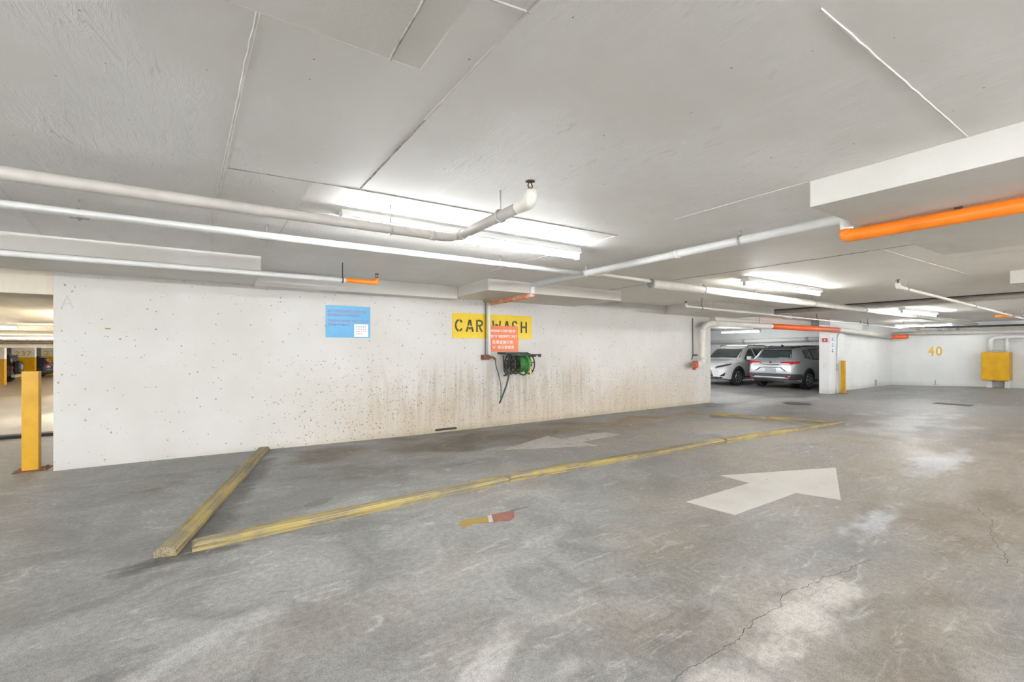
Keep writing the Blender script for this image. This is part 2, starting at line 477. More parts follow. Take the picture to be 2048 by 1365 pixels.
def text_far(name, body, y0, z0, width, height, x, mat, parent, bold=0.0):
    """lettering on a wall facing -X, left edge at y0"""
    bm = text_bm(body, 0.1, width, height, bold=bold)
    for v in bm.verts: v.co = Vector((x - v.co.z, y0 - v.co.x, z0 + v.co.y))
    return obj(name, bm, mat, parent)
def sst(x, a, b):
    t = min(1, max(0, (x - a) / (b - a))); return t * t * (3 - 2 * t)

# ------------------------------------------------------------------ the shell
ZC = 2.58           # ceiling of the aisle
ZC2 = 2.46          # ceiling beyond the step
WY = 7.4            # face of the long white wall
WX0, WX1 = -1.62, 11.40
XF = 23.1           # far wall
SPL = -1.52
def ramp(y): return -0.67 * min(1, max(0, (y - 11) / 25))
def fh(x, y):
    z = 0.05 * sst(y, 4.6, 7.3) * sst(x, 3.5, -1.5)
    z += 0.12 * sst(x, 17, 23) * sst(y, 7.2, 3.6)
    if x < SPL + 1e-6: z += ramp(y)
    return z
def lin(a, b, n): return [a + (b - a) * i / n for i in range(n + 1)]
def mesh_grid(bm, xs, ys, off=0.0):
    g = [[bm.verts.new((x, y, fh(x - off, y))) for y in ys] for x in xs]
    for i in range(len(xs) - 1):
        for j in range(len(ys) - 1):
            f = bm.faces.new((g[i][j], g[i + 1][j], g[i + 1][j + 1], g[i][j + 1])); f.smooth = True
bm = bmesh.new()
YS = lin(-9, 0.4, 12) + lin(0.4, 3.0, 65)[1:] + lin(3.0, 7.4, 74)[1:] + lin(7.4, 9.0, 8)[1:]
mesh_grid(bm, lin(-20, -4, 16) + lin(-4, SPL, 50)[1:], YS + lin(9, 56, 60)[1:])
mesh_grid(bm, lin(SPL, 7, 170) + lin(7, 12, 62)[1:] + lin(12, XF + 0.2, 80)[1:], YS + lin(9, 16, 24)[1:], off=-1e-3)
bmesh.ops.remove_doubles(bm, verts=bm.verts, dist=0.0005)
floor = struct('floor', bm, 'floor')
# dirt, wear, repairs, plus painted floor sheen and ramp light: (centre x, y, half sizes, turn, colour, strength, raggedness, noise scale)
STAINS_AND_LIGHT = [
    (9.0, 1.0, 9.0, 4.5, 0.0, (0.315, 0.262, 0.205), 0.72, 0.5, 0.6),
    (3.2, 6.5, 3.6, 0.80, 0.0, (0.115, 0.092, 0.068), 0.85, 0.8, 1.1),
    (1.6, 5.35, 1.7, 0.75, 0.12, (0.125, 0.115, 0.10), 0.8, 0.8, 1.2),
    (0.55, 4.8, 0.9, 0.5, 0.5, (0.160, 0.155, 0.143), 0.6, 0.7, 2.0),
    (7.0, 6.4, 3.2, 0.85, -0.05, (0.22, 0.155, 0.095), 0.8, 0.8, 1.0),
    (7.4, 5.2, 2.6, 0.8, 0.0, (0.336, 0.265, 0.185), 0.6, 0.8, 1.0),
    (11.0, 6.95, 1.6, 0.38, 0.0, (0.084, 0.071, 0.059), 0.85, 0.5, 1.3),
    (0.27, 5.6, 0.14, 1.9, -0.26, (0.084, 0.080, 0.076), 0.85, 0.5, 2.5),
    (0.0, 4.6, 0.16, 0.8, -0.26, (0.084, 0.080, 0.076), 0.85, 0.5, 2.5),
    (-0.36, 3.98, 0.30, 0.14, 0.4, (0.067, 0.063, 0.059), 0.9, 0.5, 3.0),
    (-0.1, 3.98, 0.4, 0.10, 0.1, (0.084, 0.080, 0.076), 0.8, 0.5, 3.0),
    (3.3, 1.95, 1.6, 0.32, -0.1, (0.168, 0.151, 0.130), 0.55, 0.9, 1.8),
    (2.2, 1.55, 0.5, 0.12, 0.2, (0.143, 0.130, 0.113), 0.65, 0.9, 3.0),
    (5.6, 1.25, 1.3, 0.6, 0.1, (0.19, 0.155, 0.12), 0.7, 0.9, 1.4),
    (2.9, 0.85, 0.9, 0.22, 0.1, (0.176, 0.151, 0.122), 0.65, 0.9, 2.0),
    (1.2, 1.10, 0.8, 0.22, 0.2, (0.160, 0.151, 0.139), 0.6, 0.9, 2.2),
    (0.2, 1.3, 0.6, 0.25, 0.3, (0.185, 0.176, 0.168), 0.5, 0.9, 2.2),
    (-1.2, 1.6, 0.5, 1.6, 0.5, (0.168, 0.164, 0.160), 0.55, 0.9, 1.2),
    (-7.0, 33.0, 12.0, 23.0, 0.0, (0.50, 0.43, 0.33), 0.8, 0.3, 0.3),  # ramp floor paled to beige: warm lamp light painted into the colour
    (-1.0, 2.9, 0.8, 0.35, 0.5, (0.185, 0.181, 0.176), 0.5, 0.9, 1.6),
    (0.6, 2.3, 0.8, 0.25, 0.3, (0.210, 0.206, 0.197), 0.45, 0.9, 1.8),
    (0.5, 1.15, 0.35, 0.12, 0.6, (0.353, 0.286, 0.218), 0.5, 0.9, 2.5),
    (18.5, 4.6, 3.0, 1.3, 0.0, (0.168, 0.168, 0.164), 0.65, 0.7, 0.8),
    (20.5, 6.0, 1.6, 0.7, 0.0, (0.134, 0.134, 0.130), 0.6, 0.7, 0.8),
    (15.0, 8.2, 3.0, 0.7, 0.0, (0.151, 0.143, 0.134), 0.6, 0.7, 0.8),
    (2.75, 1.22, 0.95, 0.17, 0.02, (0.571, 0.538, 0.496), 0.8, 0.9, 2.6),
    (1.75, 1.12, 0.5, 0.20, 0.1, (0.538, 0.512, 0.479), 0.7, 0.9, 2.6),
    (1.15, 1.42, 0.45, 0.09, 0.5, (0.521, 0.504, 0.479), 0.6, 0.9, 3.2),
    (4.9, 1.55, 0.75, 0.13, 0.05, (0.487, 0.512, 0.546), 0.8, 0.9, 3.0),  # this and the next three: bluish floor sheen painted as colour
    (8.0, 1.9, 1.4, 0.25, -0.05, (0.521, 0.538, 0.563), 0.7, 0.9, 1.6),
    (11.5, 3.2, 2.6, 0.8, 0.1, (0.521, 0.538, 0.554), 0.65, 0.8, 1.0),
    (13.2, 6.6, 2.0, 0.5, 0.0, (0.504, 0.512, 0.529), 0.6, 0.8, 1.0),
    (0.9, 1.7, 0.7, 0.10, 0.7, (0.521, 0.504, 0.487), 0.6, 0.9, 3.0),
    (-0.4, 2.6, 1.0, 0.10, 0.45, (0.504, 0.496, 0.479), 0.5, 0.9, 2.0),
]
from mathutils import noise as mnoise
me = floor.data
at = me.attributes.new('stain', 'FLOAT_COLOR', 'POINT')
buf = []
for v in me.vertices:
    x, y = v.co.x, v.co.y
    cr, cg, cb, al = 0.4, 0.4, 0.4, 0.0
    for cx, cy, rx, ry, rot, col, amt, rag, sc in STAINS_AND_LIGHT:
        dx, dy = x - cx, y - cy
        if abs(dx) > (rx + ry) * 2 or abs(dy) > (rx + ry) * 2: continue
        c_, s_ = math.cos(rot), math.sin(rot)
        d = math.hypot((dx * c_ + dy * s_) / rx, (-dx * s_ + dy * c_) / ry)
        if d > 2.2: continue
        d += rag * mnoise.fractal((x * sc + cx, y * sc * 1.6 + cy, cx), 0.9, 2.0, 4)
        k = amt * (1 - sst(d, 0.2, 1.05))
        if k > 0.002:
            na = al + k * (1 - al)
            cr, cg, cb = [(o_ * al * (1 - k) + q_ * k) / na for o_, q_ in zip((cr, cg, cb), col)]
            al = na
    buf += [cr, cg, cb, al]
at.data.foreach_set('color', buf)

ceiling = struct('ceiling', BX(-20, 13.2, -9, 8.0, ZC, ZC + 0.3), 'ceiling')
obj('slab', BX(13.2, XF + 0.2, -9, 16, ZC2, ZC + 0.3), 'ceiling', ceiling)
obj('slab', BX(SPL, 13.2, 8.0, 16, ZC2, ZC + 0.3), 'ceiling', ceiling)
obj('slab', prism(bmesh.new(), [(8.0, 2.40), (36, 1.55), (56, 1.55), (56, 2.8), (8.0, 2.8)], -20, SPL, 'x'), 'beige', ceiling)
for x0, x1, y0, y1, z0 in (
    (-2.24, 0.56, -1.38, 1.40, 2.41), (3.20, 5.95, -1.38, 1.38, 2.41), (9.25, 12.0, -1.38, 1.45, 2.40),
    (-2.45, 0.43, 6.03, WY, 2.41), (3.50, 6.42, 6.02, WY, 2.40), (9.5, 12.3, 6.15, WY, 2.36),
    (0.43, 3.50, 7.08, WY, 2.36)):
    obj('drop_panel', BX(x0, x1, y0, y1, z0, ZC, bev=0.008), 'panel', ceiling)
obj('beam', BX(-20, WX0, WY + 0.01, 7.95, 2.13, ZC, bev=0.01), 'beige', ceiling)
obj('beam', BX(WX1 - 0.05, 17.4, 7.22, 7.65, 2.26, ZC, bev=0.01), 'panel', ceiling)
for y, z in ((17.5, 1.98), (24.5, 1.80), (31.5, 1.60)):
    obj('beam', BX(-20, SPL, y, y + 0.4, z, 2.3, bev=0.01), 'beige', ceiling)
# board joints left in the paint of the ceiling
def seam(p, q, w, mat, zz=ZC, dep=0.004):
    p, q = Vector((*p, 0)), Vector((*q, 0))
    L = (q - p).length; d = (q - p).normalized(); s = Vector((-d.y, d.x, 0))
    k = max(2, int(L / 0.07)); A = []; 
    for i in range(k + 1):
        c = p + d * (L * i / k) + s * random.uniform(-0.0015, 0.0015)
        ww = w * random.uniform(0.45, 1.1) / 3.6
        A.append((c + s * ww, c - s * ww))
    b = bmesh.new()
    top = [[b.verts.new((v.x, v.y, zz - dep)) for v in pr] for pr in A]
    base = [[b.verts.new((A[i][0] + s * 0.004 if j == 0 else A[i][1] - s * 0.004).to_tuple()[:2] + (zz + 0.002,)) for j in (0, 1)] for i in range(k + 1)]
    for i in range(k):
        b.faces.new((top[i][0], top[i][1], top[i + 1][1], top[i + 1][0]))
        b.faces.new((top[i][0], top[i + 1][0], base[i + 1][0], base[i][0]))
        b.faces.new((top[i][1], base[i][1], base[i + 1][1], top[i + 1][1]))
    return obj('joint', b, mat, ceiling)
seam((0.12, 1.40), (-0.02, 4.2), 0.020, 'seam'); seam((-0.02, 4.2), (-0.06, 6.0), 0.016, 'seam')
seam((0.84, 0.6), (0.82, 2.0), 0.014, 'seam'); seam((0.82, 2.0), (0.81, 3.13), 0.014, 'seam_dark')
seam((0.05, 3.18), (0.81, 3.13), 0.010, 'seam_dark'); seam((0.81, 3.13), (1.9, 3.10), 0.014, 'seam_dark')
seam((1.9, 3.10), (3.2, 3.05), 0.013, 'seam_dark'); seam((0.52, 3.19), (0.49, 4.7), 0.014, 'seam')
seam((0.49, 4.7), (0.45, 6.0), 0.012, 'seam'); seam((0.56, 1.22), (0.84, 1.18), 0.012, 'seam')
seam((1.6, 0.66), (3.2, 0.65), 0.014, 'seam'); seam((3.2, 1.39), (3.2, 2.4), 0.010, 'seam')
seam((-1.18, 4.0), (-1.40, 6.03), 0.010, 'seam'); seam((0.5, 4.05), (3.3, 4.0), 0.010, 'seam')
seam((1.9, 3.10), (1.88, 4.0), 0.010, 'seam'); seam((3.2, 3.05), (3.2, 5.5), 0.008, 'seam')
seam((6.05, 1.45), (6.05, 6.0), 0.010, 'seam_dark'); seam((6.0, 1.9), (9.2, 1.85), 0.010, 'seam'); seam((7.4, -0.5), (7.4, 1.88), 0.010, 'seam')
seam((0.455, 1.40), (0.435, 0.3), 0.007, 'seam_dark', 2.41); seam((4.3, 5.0), (9.4, 5.0), 0.008, 'seam_dark')

wall_back = struct('wall_back', BX(WX0, WX1, WY, WY + 0.25, -0.1, ZC), 'wall')
struct('wall_return', BX(WX0, WX0 + 0.2, WY + 0.25, 56, -1.0, ZC), 'white_wall')
wall_far = struct('wall_far', BX(XF, XF + 0.2, -9, 16, -0.1, ZC), 'white_wall')
struct('wall_parking', BX(WX0 + 0.2, XF, 16, 16.2, -0.1, ZC), 'white_wall')
struct('wall_behind', BX(-20, XF, -6.0, -5.8, -0.1, ZC), 'white_wall')
struct('wall_left', BX(-20.2, -20, -9, 56, -1.0, ZC), 'white_wall')
struct('wall_ramp_end', BX(-20, WX0, 56, 56.2, -1.0, ZC), 'white_wall')
wall_pier = struct('wall_pier', BX(16.78, 17.85, 6.62, 6.95, -0.05, ZC2, bev=0.012), 'white_wall')
# painted block wall beyond the pier: every block a piece of its own
wall_side = struct('wall_side', BX(17.80, XF, 6.90, 7.10, -0.1, ZC2), 'white_wall')
blk = BX(-0.1985, 0.1985, -0.008, 0.008, -0.098, 0.098, bev=0.0028)
blk_me = bpy.data.meshes.new('block'); blk.to_mesh(blk_me); blk.free(); blk_me.materials.append(M['white_wall'])
for r_ in range(12):
    for c_ in range(14):
        x = 17.85 + 0.20 + 0.4 * c_ + (0.2 if r_ % 2 else 0.0)
        if x > XF - 0.19: continue
        o = link('block', blk_me, wall_side, True)
        o.location = (x, 6.898, 0.1 + 0.2 * r_); o.rotation_euler = (0, 0, random.uniform(-0.004, 0.004))

# ------------------------------------------------------------------ floor marks
def flat(name, pts, mat, h=0.0025, parent=None, zf=None):
    b = bmesh.new()
    a = [b.verts.new((x, y, fh(x, y) + h)) for x, y in pts]
    c = [b.verts.new((x, y, fh(x, y) - 0.004)) for x, y in pts]
    b.faces.new(a)
    for i in range(len(pts)):
        b.faces.new((a[i], a[(i + 1) % len(pts)], c[(i + 1) % len(pts)], c[i]))
    return obj(name, b, mat, parent)
tag(flat('painted_arrow', [(3.82, 2.74), (3.89, 2.29), (5.01, 2.29), (5.15, 1.94), (6.49, 2.50), (4.95, 3.09), (4.95, 2.74)], 'arrow'),
    'large bright white arrow painted on the open driving lane', 'floor marking')
tag(flat('painted_arrow', [(3.51, 5.63), (4.72, 6.10), (4.75, 5.76), (5.37, 5.84), (5.79, 5.80), (5.84, 5.50), (4.86, 5.42), (4.90, 5.08)], 'arrow_worn'),
    'smaller worn white arrow painted inside the timber-edged wash bay', 'floor marking')
pt = thing('painted_patch', 'faded red and yellow paint patch on the lane before the wash bay', 'floor marking', (2.0, 3.4, 0))
flat('yellow_paint', [(1.70, 3.44), (1.74, 3.37), (1.80, 3.38), (1.83, 3.40), (1.95, 3.35), (2.01, 3.45), (1.90, 3.49), (1.80, 3.52)], 'yellow_patch', parent=pt)
flat('white_stripe', [(1.955, 3.35), (1.99, 3.34), (2.06, 3.49), (2.015, 3.48)], 'arrow_worn', parent=pt)
flat('red_paint', [(1.995, 3.34), (2.13, 3.28), (2.20, 3.32), (2.28, 3.45), (2.22, 3.48), (2.065, 3.49)], 'red_patch', parent=pt)
flat('dark_smear', [(2.21, 3.485), (2.29, 3.455), (2.46, 3.47), (2.33, 3.51)], 'oil', h=0.002, parent=pt)
tag(flat('oil_spot', [(0.83 + 0.13 * math.cos(a) * (1 + 0.2 * math.sin(3 * a)), 4.70 + 0.085 * math.sin(a + 0.6)) for a in lin(0, 2 * PI, 18)[:-1]], 'oil'),
    'small dark grey oil spot inside the wash bay', 'stain')
def crack(path, w, seed=1):
    rnd = random.Random(seed); pts = []
    for (a, b) in zip(path, path[1:]):
        L = math.hypot(b[0] - a[0], b[1] - a[1]); k = max(2, int(L / 0.018))
        for i in range(k):
            t = i / k
            pts.append((a[0] + (b[0] - a[0]) * t + rnd.uniform(-.004, .004), a[1] + (b[1] - a[1]) * t + rnd.uniform(-.006, .006) + 0.012 * math.sin(11 * (a[0] + (b[0] - a[0]) * t) + seed) * math.sin(27 * (a[0] + (b[0] - a[0]) * t))))
    pts.append(path[-1])
    b_ = bmesh.new(); prev = None
    for i, (x, y) in enumerate(pts):
        ww = w * rnd.uniform(0.35, 1.2) * 0.5
        q = (pts[min(i + 1, len(pts) - 1)][0] - pts[max(i - 1, 0)][0], pts[min(i + 1, len(pts) - 1)][1] - pts[max(i - 1, 0)][1])
        L = math.hypot(*q) or 1; nx, ny = -q[1] / L, q[0] / L
        cur = (b_.verts.new((x + nx * ww, y + ny * ww, fh(x, y) + 0.0012)), b_.verts.new((x - nx * ww, y - ny * ww, fh(x, y) + 0.0012)))
        if prev: b_.faces.new((prev[0], prev[1], cur[1], cur[0]))
        prev = cur
    return obj('crack', b_, 'crack', floor)
crack([(1.60, 1.28), (1.73, 1.30), (1.93, 1.31), (2.18, 1.29), (2.38, 1.335), (2.73, 1.34), (2.88, 1.39), (3.1, 1.36), (3.36, 1.33), (3.58, 1.30), (3.87, 1.28)], 0.0042, 3)
crack([(2.73, 1.34), (2.90, 1.30), (3.2, 1.28), (3.5, 1.25)], 0.002, 4)
crack([(4.6, 0.72), (5.2, 0.92), (5.6, 0.98), (6.1, 1.2)], 0.004, 5)
crack([(1.1, 1.28), (1.25, 1.34), (1.38, 1.32)], 0.003, 6)
crack([(0.35, 1.72), (0.5, 1.75), (0.62, 1.85)], 0.003, 8)

# ------------------------------------------------------------------ timbers of the wash bay
def timber(p, q, w, h, label):
    p, q = Vector((*p, 0)), Vector((*q, 0))
    d = q - p; L = d.length
    o = None
    ns = max(4, int(L / 0.12)); rnd = random.Random(int(L * 1000))
    prof = [(-w / 2, 0), (-w / 2, h * 0.66), (-w / 2 + 0.020, h), (w / 2 - 0.020, h), (w / 2, h * 0.66), (w / 2, 0)]
    b = bmesh.new(); rings = []
    for i in range(ns + 1):
        t = i / ns
        j = [rnd.uniform(-0.0016, 0.0016) for _ in range(6)]
        x = L * t
        if i == 0: xs = [0, 0, 0.03, 0.03, 0, 0]
        elif i == ns: xs = [L, L, L - 0.03, L - 0.03, L, L]
        else: xs = [x] * 6
        rings.append([b.verts.new((xs[k], prof[k][0] + j[k], prof[k][1] + (j[k] if k not in (0, 5) else 0))) for k in range(6)])
    for a, c in zip(rings, rings[1:]):
        for k in range(6): b.faces.new((a[k], a[(k + 1) % 6], c[(k + 1) % 6], c[k]))
    b.faces.new(rings[0][::-1]); b.faces.new(rings[-1])
    o = obj('kerb_timber', b, 'timber')
    z0, z1 = fh(p.x, p.y), fh(q.x, q.y)
    o.location = (p.x, p.y, z0)
    o.rotation_euler = (0, -math.atan2(z1 - z0, L), math.atan2(d.y, d.x))
    return tag(o, label, 'kerb timber', 'yellow timbers round the wash bay')
timber((-0.315, 4.07), (0.56, 7.36), 0.14, 0.058, 'worn yellow timber kerb running from the lane back to the white wall')
timber((-0.16, 4.12), (2.72, 4.29), 0.14, 0.058, 'long yellow timber kerb nearest the camera, its end beside the slanting timber')
timber((2.745, 4.30), (6.72, 4.17), 0.14, 0.058, 'middle length of the long yellow timber kerb, in front of the worn arrow')
timber((6.74, 4.165), (10.36, 3.90), 0.14, 0.058, 'far length of the long yellow timber kerb, ending at the bay corner')
timber((10.12, 4.06), (9.77, 5.02), 0.13, 0.058, 'short yellow timber kerb across the far end, joined to the bay corner')
timber((9.76, 5.05), (9.22, 6.00), 0.13, 0.058, 'short yellow timber kerb across the far end, nearer the white wall')

# ------------------------------------------------------------------ lamps
def strip_light(x, y, z, label, along='x', length=2.45, two=True, tube_mat='tube', drop=0.0, group='fluorescent strip lights'):
    rz = 0 if along == 'x' else PI / 2
    t = thing('strip_light', label, 'light fixture', (x, y, z), rz, group)
    L = length / 2
    b = bmesh.new()
    prism(b, [(-0.05, 0), (0.05, 0), (0.068, -0.05), (0.06, -0.062), (-0.06, -0.062), (-0.068, -0.05)], -L, L, 'x')
    obj('housing', b, 'white_metal', t, local=True)
    spans = ((-L + 0.02, -0.01), (0.01, L - 0.02)) if two else ((-L + 0.02, L - 0.02),)
    for a, c in spans:
        obj('fluorescent_tube', TB([(a, 0, -0.098), (c, 0, -0.098)], 0.019, 8), tube_mat, t, local=True)
    for sx in ((-L, 0, L) if two else (-L, L)):
        obj('lamp_holder', BX(sx - 0.014, sx + 0.014, -0.022, 0.022, -0.125, -0.055, bev=0.004), 'plastic_white', t, local=True)
    if drop:
        for sx in (-L * 0.7, L * 0.7):
            obj('hanging_rod', TB([(sx, 0, -0.01), (sx, 0, drop)], 0.006, 8), 'steel', t, local=True)
    return t
strip_light(2.03, 3.68, ZC, 'long white twin-tube strip light above the middle of the lane, behind the grey pipe elbow')
strip_light(7.95, 3.80, ZC, 'twin-tube strip light on the ceiling beside the thick white pipe')
strip_light(14.75, 3.85, ZC2, 'distant strip light past the cross pipe, before the far wall')
strip_light(20.5, 5.26, 2.37, 'short bright strip light close to the far wall corner', 'y', 1.5, False, drop=0.09)
strip_light(20.5, 11.8, 2.35, 'strip light over the two parked white and silver cars', 'y', 1.85, False, drop=0.11)
strip_light(-3.9, 3.68, ZC - 0.25, 'added unseen strip light hung on rods in the lane just left of the camera', drop=0.25, tube_mat='tube', group='strip lights out of view')  # unseen lamp added to brighten ceiling and wall at left
strip_light(12.4, 9.6, ZC2 - 0.15, 'added unseen strip light behind the long wall, nearer the opening', 'y', 2.45, True, 'tube_fill', drop=0.15, group='strip lights out of view')  # this and the next: unseen lamps added to light the parked cars
strip_light(12.4, 13.4, ZC2 - 0.15, 'added unseen strip light behind the long wall, farther from the opening', 'y', 2.45, True, 'tube_fill', drop=0.15, group='strip lights out of view')
for k in range(10):  # unseen row added as fill light, hung low to reach the ceiling
    x = -9.8 + 2.95 * k
    strip_light(x, -3.4, (ZC if x < 11.8 else ZC2) - 0.25, 'added unseen strip light hung on rods in the continuous row behind the camera', drop=0.25, tube_mat='tube_fill', group='added strip lights hung behind the camera')
strip_light(-4.0, 0.9, ZC - 0.5, 'added unseen strip light hung on rods beside the drop panel left of the camera', 'y', drop=0.5, tube_mat='tube_fill', group='strip lights out of view')  # unseen lamp added to lift the left part of the ceiling
for x in (-8.2,):  # unseen lamp added as fill from the left
    strip_light(x, 3.68, ZC - 0.25, 'added unseen strip light hung on rods in the lane left of the camera', drop=0.25, tube_mat='tube_fill', group='added strip lights hung left of the camera')
strip_light(19.6, 0.6, ZC2, 'unseen strip light right of the far yellow box', group='strip lights out of view')  # unseen lamp outside the frame at right
def zramp(y): return 2.40 - 0.85 * min(1, (y - 8) / 28)
for x, y, lab in ((-5.6, 16.9, 'warm strip light on the low ceiling before the first ramp beam'), (-5.6, 22.6, 'warm strip light between the first two ramp beams')):
    strip_light(x, y, zramp(y) - 0.015, lab, 'x', 2.45, True, 'tube_warm', group='lights over the ramp')
for x, y in ((-2.35, 14.0), (-2.35, 21.0), (-2.35, 28.0), (-3.2, 33.0), (-3.2, 36.5), (-5.0, 41.0), (-5.0, 46.0), (-12.5, 12.0), (-13.5, 20.0), (-13.5, 28.0)):  # unseen lamps added to brighten the ramp and its piers
    strip_light(x, y, zramp(y) - (0.042 if y < 36 else 0.003), 'added unseen warm strip light along the sides of the ramp', 'y', 2.45, True, 'tube_warm_fill', group='added strip lights along the ramp sides')
strip_light(-5.0, 9.6, 2.29, 'added unseen strip light over the ramp head behind the beam', 'x', 2.45, True, 'tube_warm', group='strip lights out of view')  # unseen lamp added to light the ramp head

# ------------------------------------------------------------------ pipes
def sprinkler(parent, x, y, z0, z1, mat='bronze'):
    """upright head from z0 to z1 (deflector on top)"""
    h = z1 - z0; b = bmesh.new()
    lathe(b, [(0.017, 0), (0.017, h * 0.35), (0.010, h * 0.4)], (x, y, z0), 'z', 8)
    for s in (-1, 1):
        tube(b, [(x + s * 0.008, y, z0 + h * 0.3), (x + s * 0.017, y, z0 + h * 0.6), (x + s * 0.004, y, z1 - 0.004)], 0.0045, 6)
    o = obj('sprinkler_head', b, mat, parent)
    obj('deflector', LT([(0.006, -0.012), (0.030, -0.006), (0.030, 0.0)], (x, y, z1), 'z', 14), mat, o)
    return o
def hanger(parent, x, y, z, r, zc, mat='steel', axis='x', rod=True):
    h = obj('hanger', torus(bmesh.new(), (x, y, z), r + 0.006, 0.007, axis, 18, 6), mat, parent)
    if rod: obj('rod', TB([(x, y, z + r), (x, y, zc)], 0.006, 6), mat, h)
def collar(parent, p, q, r, mat): return obj('coupling', TB([p, q], r, 16), mat, parent)

# grey branch line with elbow and upright head
t = thing('sprinkler_pipe', 'thick grey sprinkler pipe elbowing toward the camera under the nearest strip light', 'pipe', (1.6, 3.34, 2.39))
obj('pipe', TB([(-9, 3.34, 2.375), (1.62, 3.34, 2.40), (1.62, 2.36, 2.405)], 0.036, 16, 0.14), 'pipe_grey', t)
collar(t, (1.62, 3.22, 2.40), (1.62, 3.17, 2.40), 0.042, 'pipe_grey'); collar(t, (1.45, 3.34, 2.40), (1.40, 3.34, 2.40), 0.041, 'pipe_grey')
obj('elbow', TB([(1.62, 2.40, 2.405), (1.62, 2.27, 2.405), (1.62, 2.27, 2.475)], 0.043, 16, 0.05), 'pipe_cream', t)
sprinkler(t, 1.62, 2.27, 2.465, 2.535)
hanger(t, 1.09, 3.34, 2.40, 0.036, ZC); hanger(t, 1.62, 2.62, 2.405, 0.036, ZC, axis='y'); hanger(t, -3.0, 3.34, 2.39, 0.036, ZC)
# white line close under the ceiling
t = thing('water_pipe', 'slim white pipe strapped to the ceiling along the lane, behind the strip light', 'pipe', (1.5, 4.46, 2.47))
obj('pipe', TB([(-9, 4.46, 2.47), (4.0, 4.40, 2.475)], 0.030, 14), 'pipe_white', t)
for x in (-0.84, 0.36, 2.75):
    collar(t, (x - 0.05, 4.455, 2.472), (x + 0.05, 4.455, 2.472), 0.034, 'pipe_grey')
    hanger(t, x, 4.455, 2.472, 0.034, ZC, 'steel')
collar(t, (-0.12, 4.457, 2.472), (-0.06, 4.457, 2.472), 0.034, 'pipe_white')
# cross line running to the wall
t = thing('cross_pipe', 'white pipe crossing the ceiling from the wash hose drop to the orange pipe', 'pipe', (4.0, 4.0, 2.47))
obj('pipe', TB([(4.0, 1.47, 2.35), (4.0, 1.47, 2.49), (4.0, 5.55, 2.465), (4.0, 5.55, 2.33)], 0.040, 16, 0.05), 'pipe_white', t)
obj('orange_section', TB([(4.0, 1.47, 2.40), (4.0, 1.47, 2.352), (4.0, 1.40, 2.352), (4.0, -2.6, 2.345)], 0.047, 18, 0.04), 'orange', t)
obj('orange_section', TB([(4.0, 5.55, 2.36), (4.0, 5.55, 2.305), (4.03, 5.75, 2.305), (4.2, 7.1, 2.325)], 0.038, 14, 0.04), 'orange_chip', t)
obj('pipe_end', TB([(4.18, 6.95, 2.322), (4.27, 7.33, 2.33)], 0.032, 12), 'pipe_cream', t)
hanger(t, 4.0, 4.36, 2.475, 0.040, ZC, axis='y'); hanger(t, 4.0, 2.3, 2.487, 0.040, ZC, axis='y')
collar(t, (4.0, 3.0, 2.48), (4.0, 2.95, 2.48), 0.044, 'pipe_white')
for y in (0.85, -0.6): obj('hanger', BX(3.985, 4.015, y - 0.02, y + 0.02, 2.38, 2.412), 'dark_metal', t)
# low white line with orange end by the wall
t = thing('sprinkler_pipe', 'white sprinkler pipe with a short orange tip near the white wall', 'pipe', (1.4, 5.92, 2.36))
obj('pipe', TB([(-9, 5.92, 2.362), (1.38, 5.92, 2.362)], 0.028, 14), 'pipe_white', t)
obj('orange_tip', TB([(1.36, 5.92, 2.362), (1.75, 5.92, 2.362), (1.75, 5.92, 2.42)], 0.030, 14, 0.04), 'orange', t)
sprinkler(t, 1.75, 5.92, 2.41, 2.48)
hanger(t, 1.32, 5.92, 2.362, 0.028, ZC, 'dark_metal')
# stub between white pipe and the thick drain
t = thing('drain_pipe', 'thick white drain pipe running down the ceiling toward the far wall', 'pipe', (5.3, 4.42, 2.46))
obj('pipe', TB([(5.35, 4.42, 2.455), (15, 4.42, 2.42), (22.9, 4.42, 2.36)], 0.062, 18), 'pipe_cream', t)
obj('neck', TB([(4.0, 4.40, 2.50), (5.40, 4.42, 2.485)], 0.022, 10), 'pipe_cream', t)
obj('end_cap', TB([(5.33, 4.42, 2.455), (5.36, 4.42, 2.455)], 0.066, 18), 'steel', t)
for x in (6.6, 8.2, 10.4, 13.0, 16.5):
    hanger(t, x, 4.42, 2.455 - 0.0035 * (x - 5), 0.062, ZC if x < 13.2 else ZC2, 'steel')
# cross pipe at the ceiling step
t = thing('cross_pipe', 'grey pipe running along the ceiling step, across the drain pipe', 'pipe', (13.0, 3.0, 2.48))
obj('pipe', TB([(13.10, 7.0, 2.515), (12.95, 4.9, 2.515), (12.75, -5.7, 2.50)], 0.050, 14), 'pipe_grey', t)
obj('cable', TB([(13.05, 7.0, 2.572), (12.88, 4.9, 2.572), (12.70, -5.7, 2.565)], 0.012, 8), 'dark_metal', t)  # dark strip standing in for the shadow above the pipe, no real cable
for y in (4.0, 2.6, 1.2): hanger(t, 12.93 - 0.013 * (4 - y), y, 2.512, 0.050, ZC, 'steel', 'y', False)
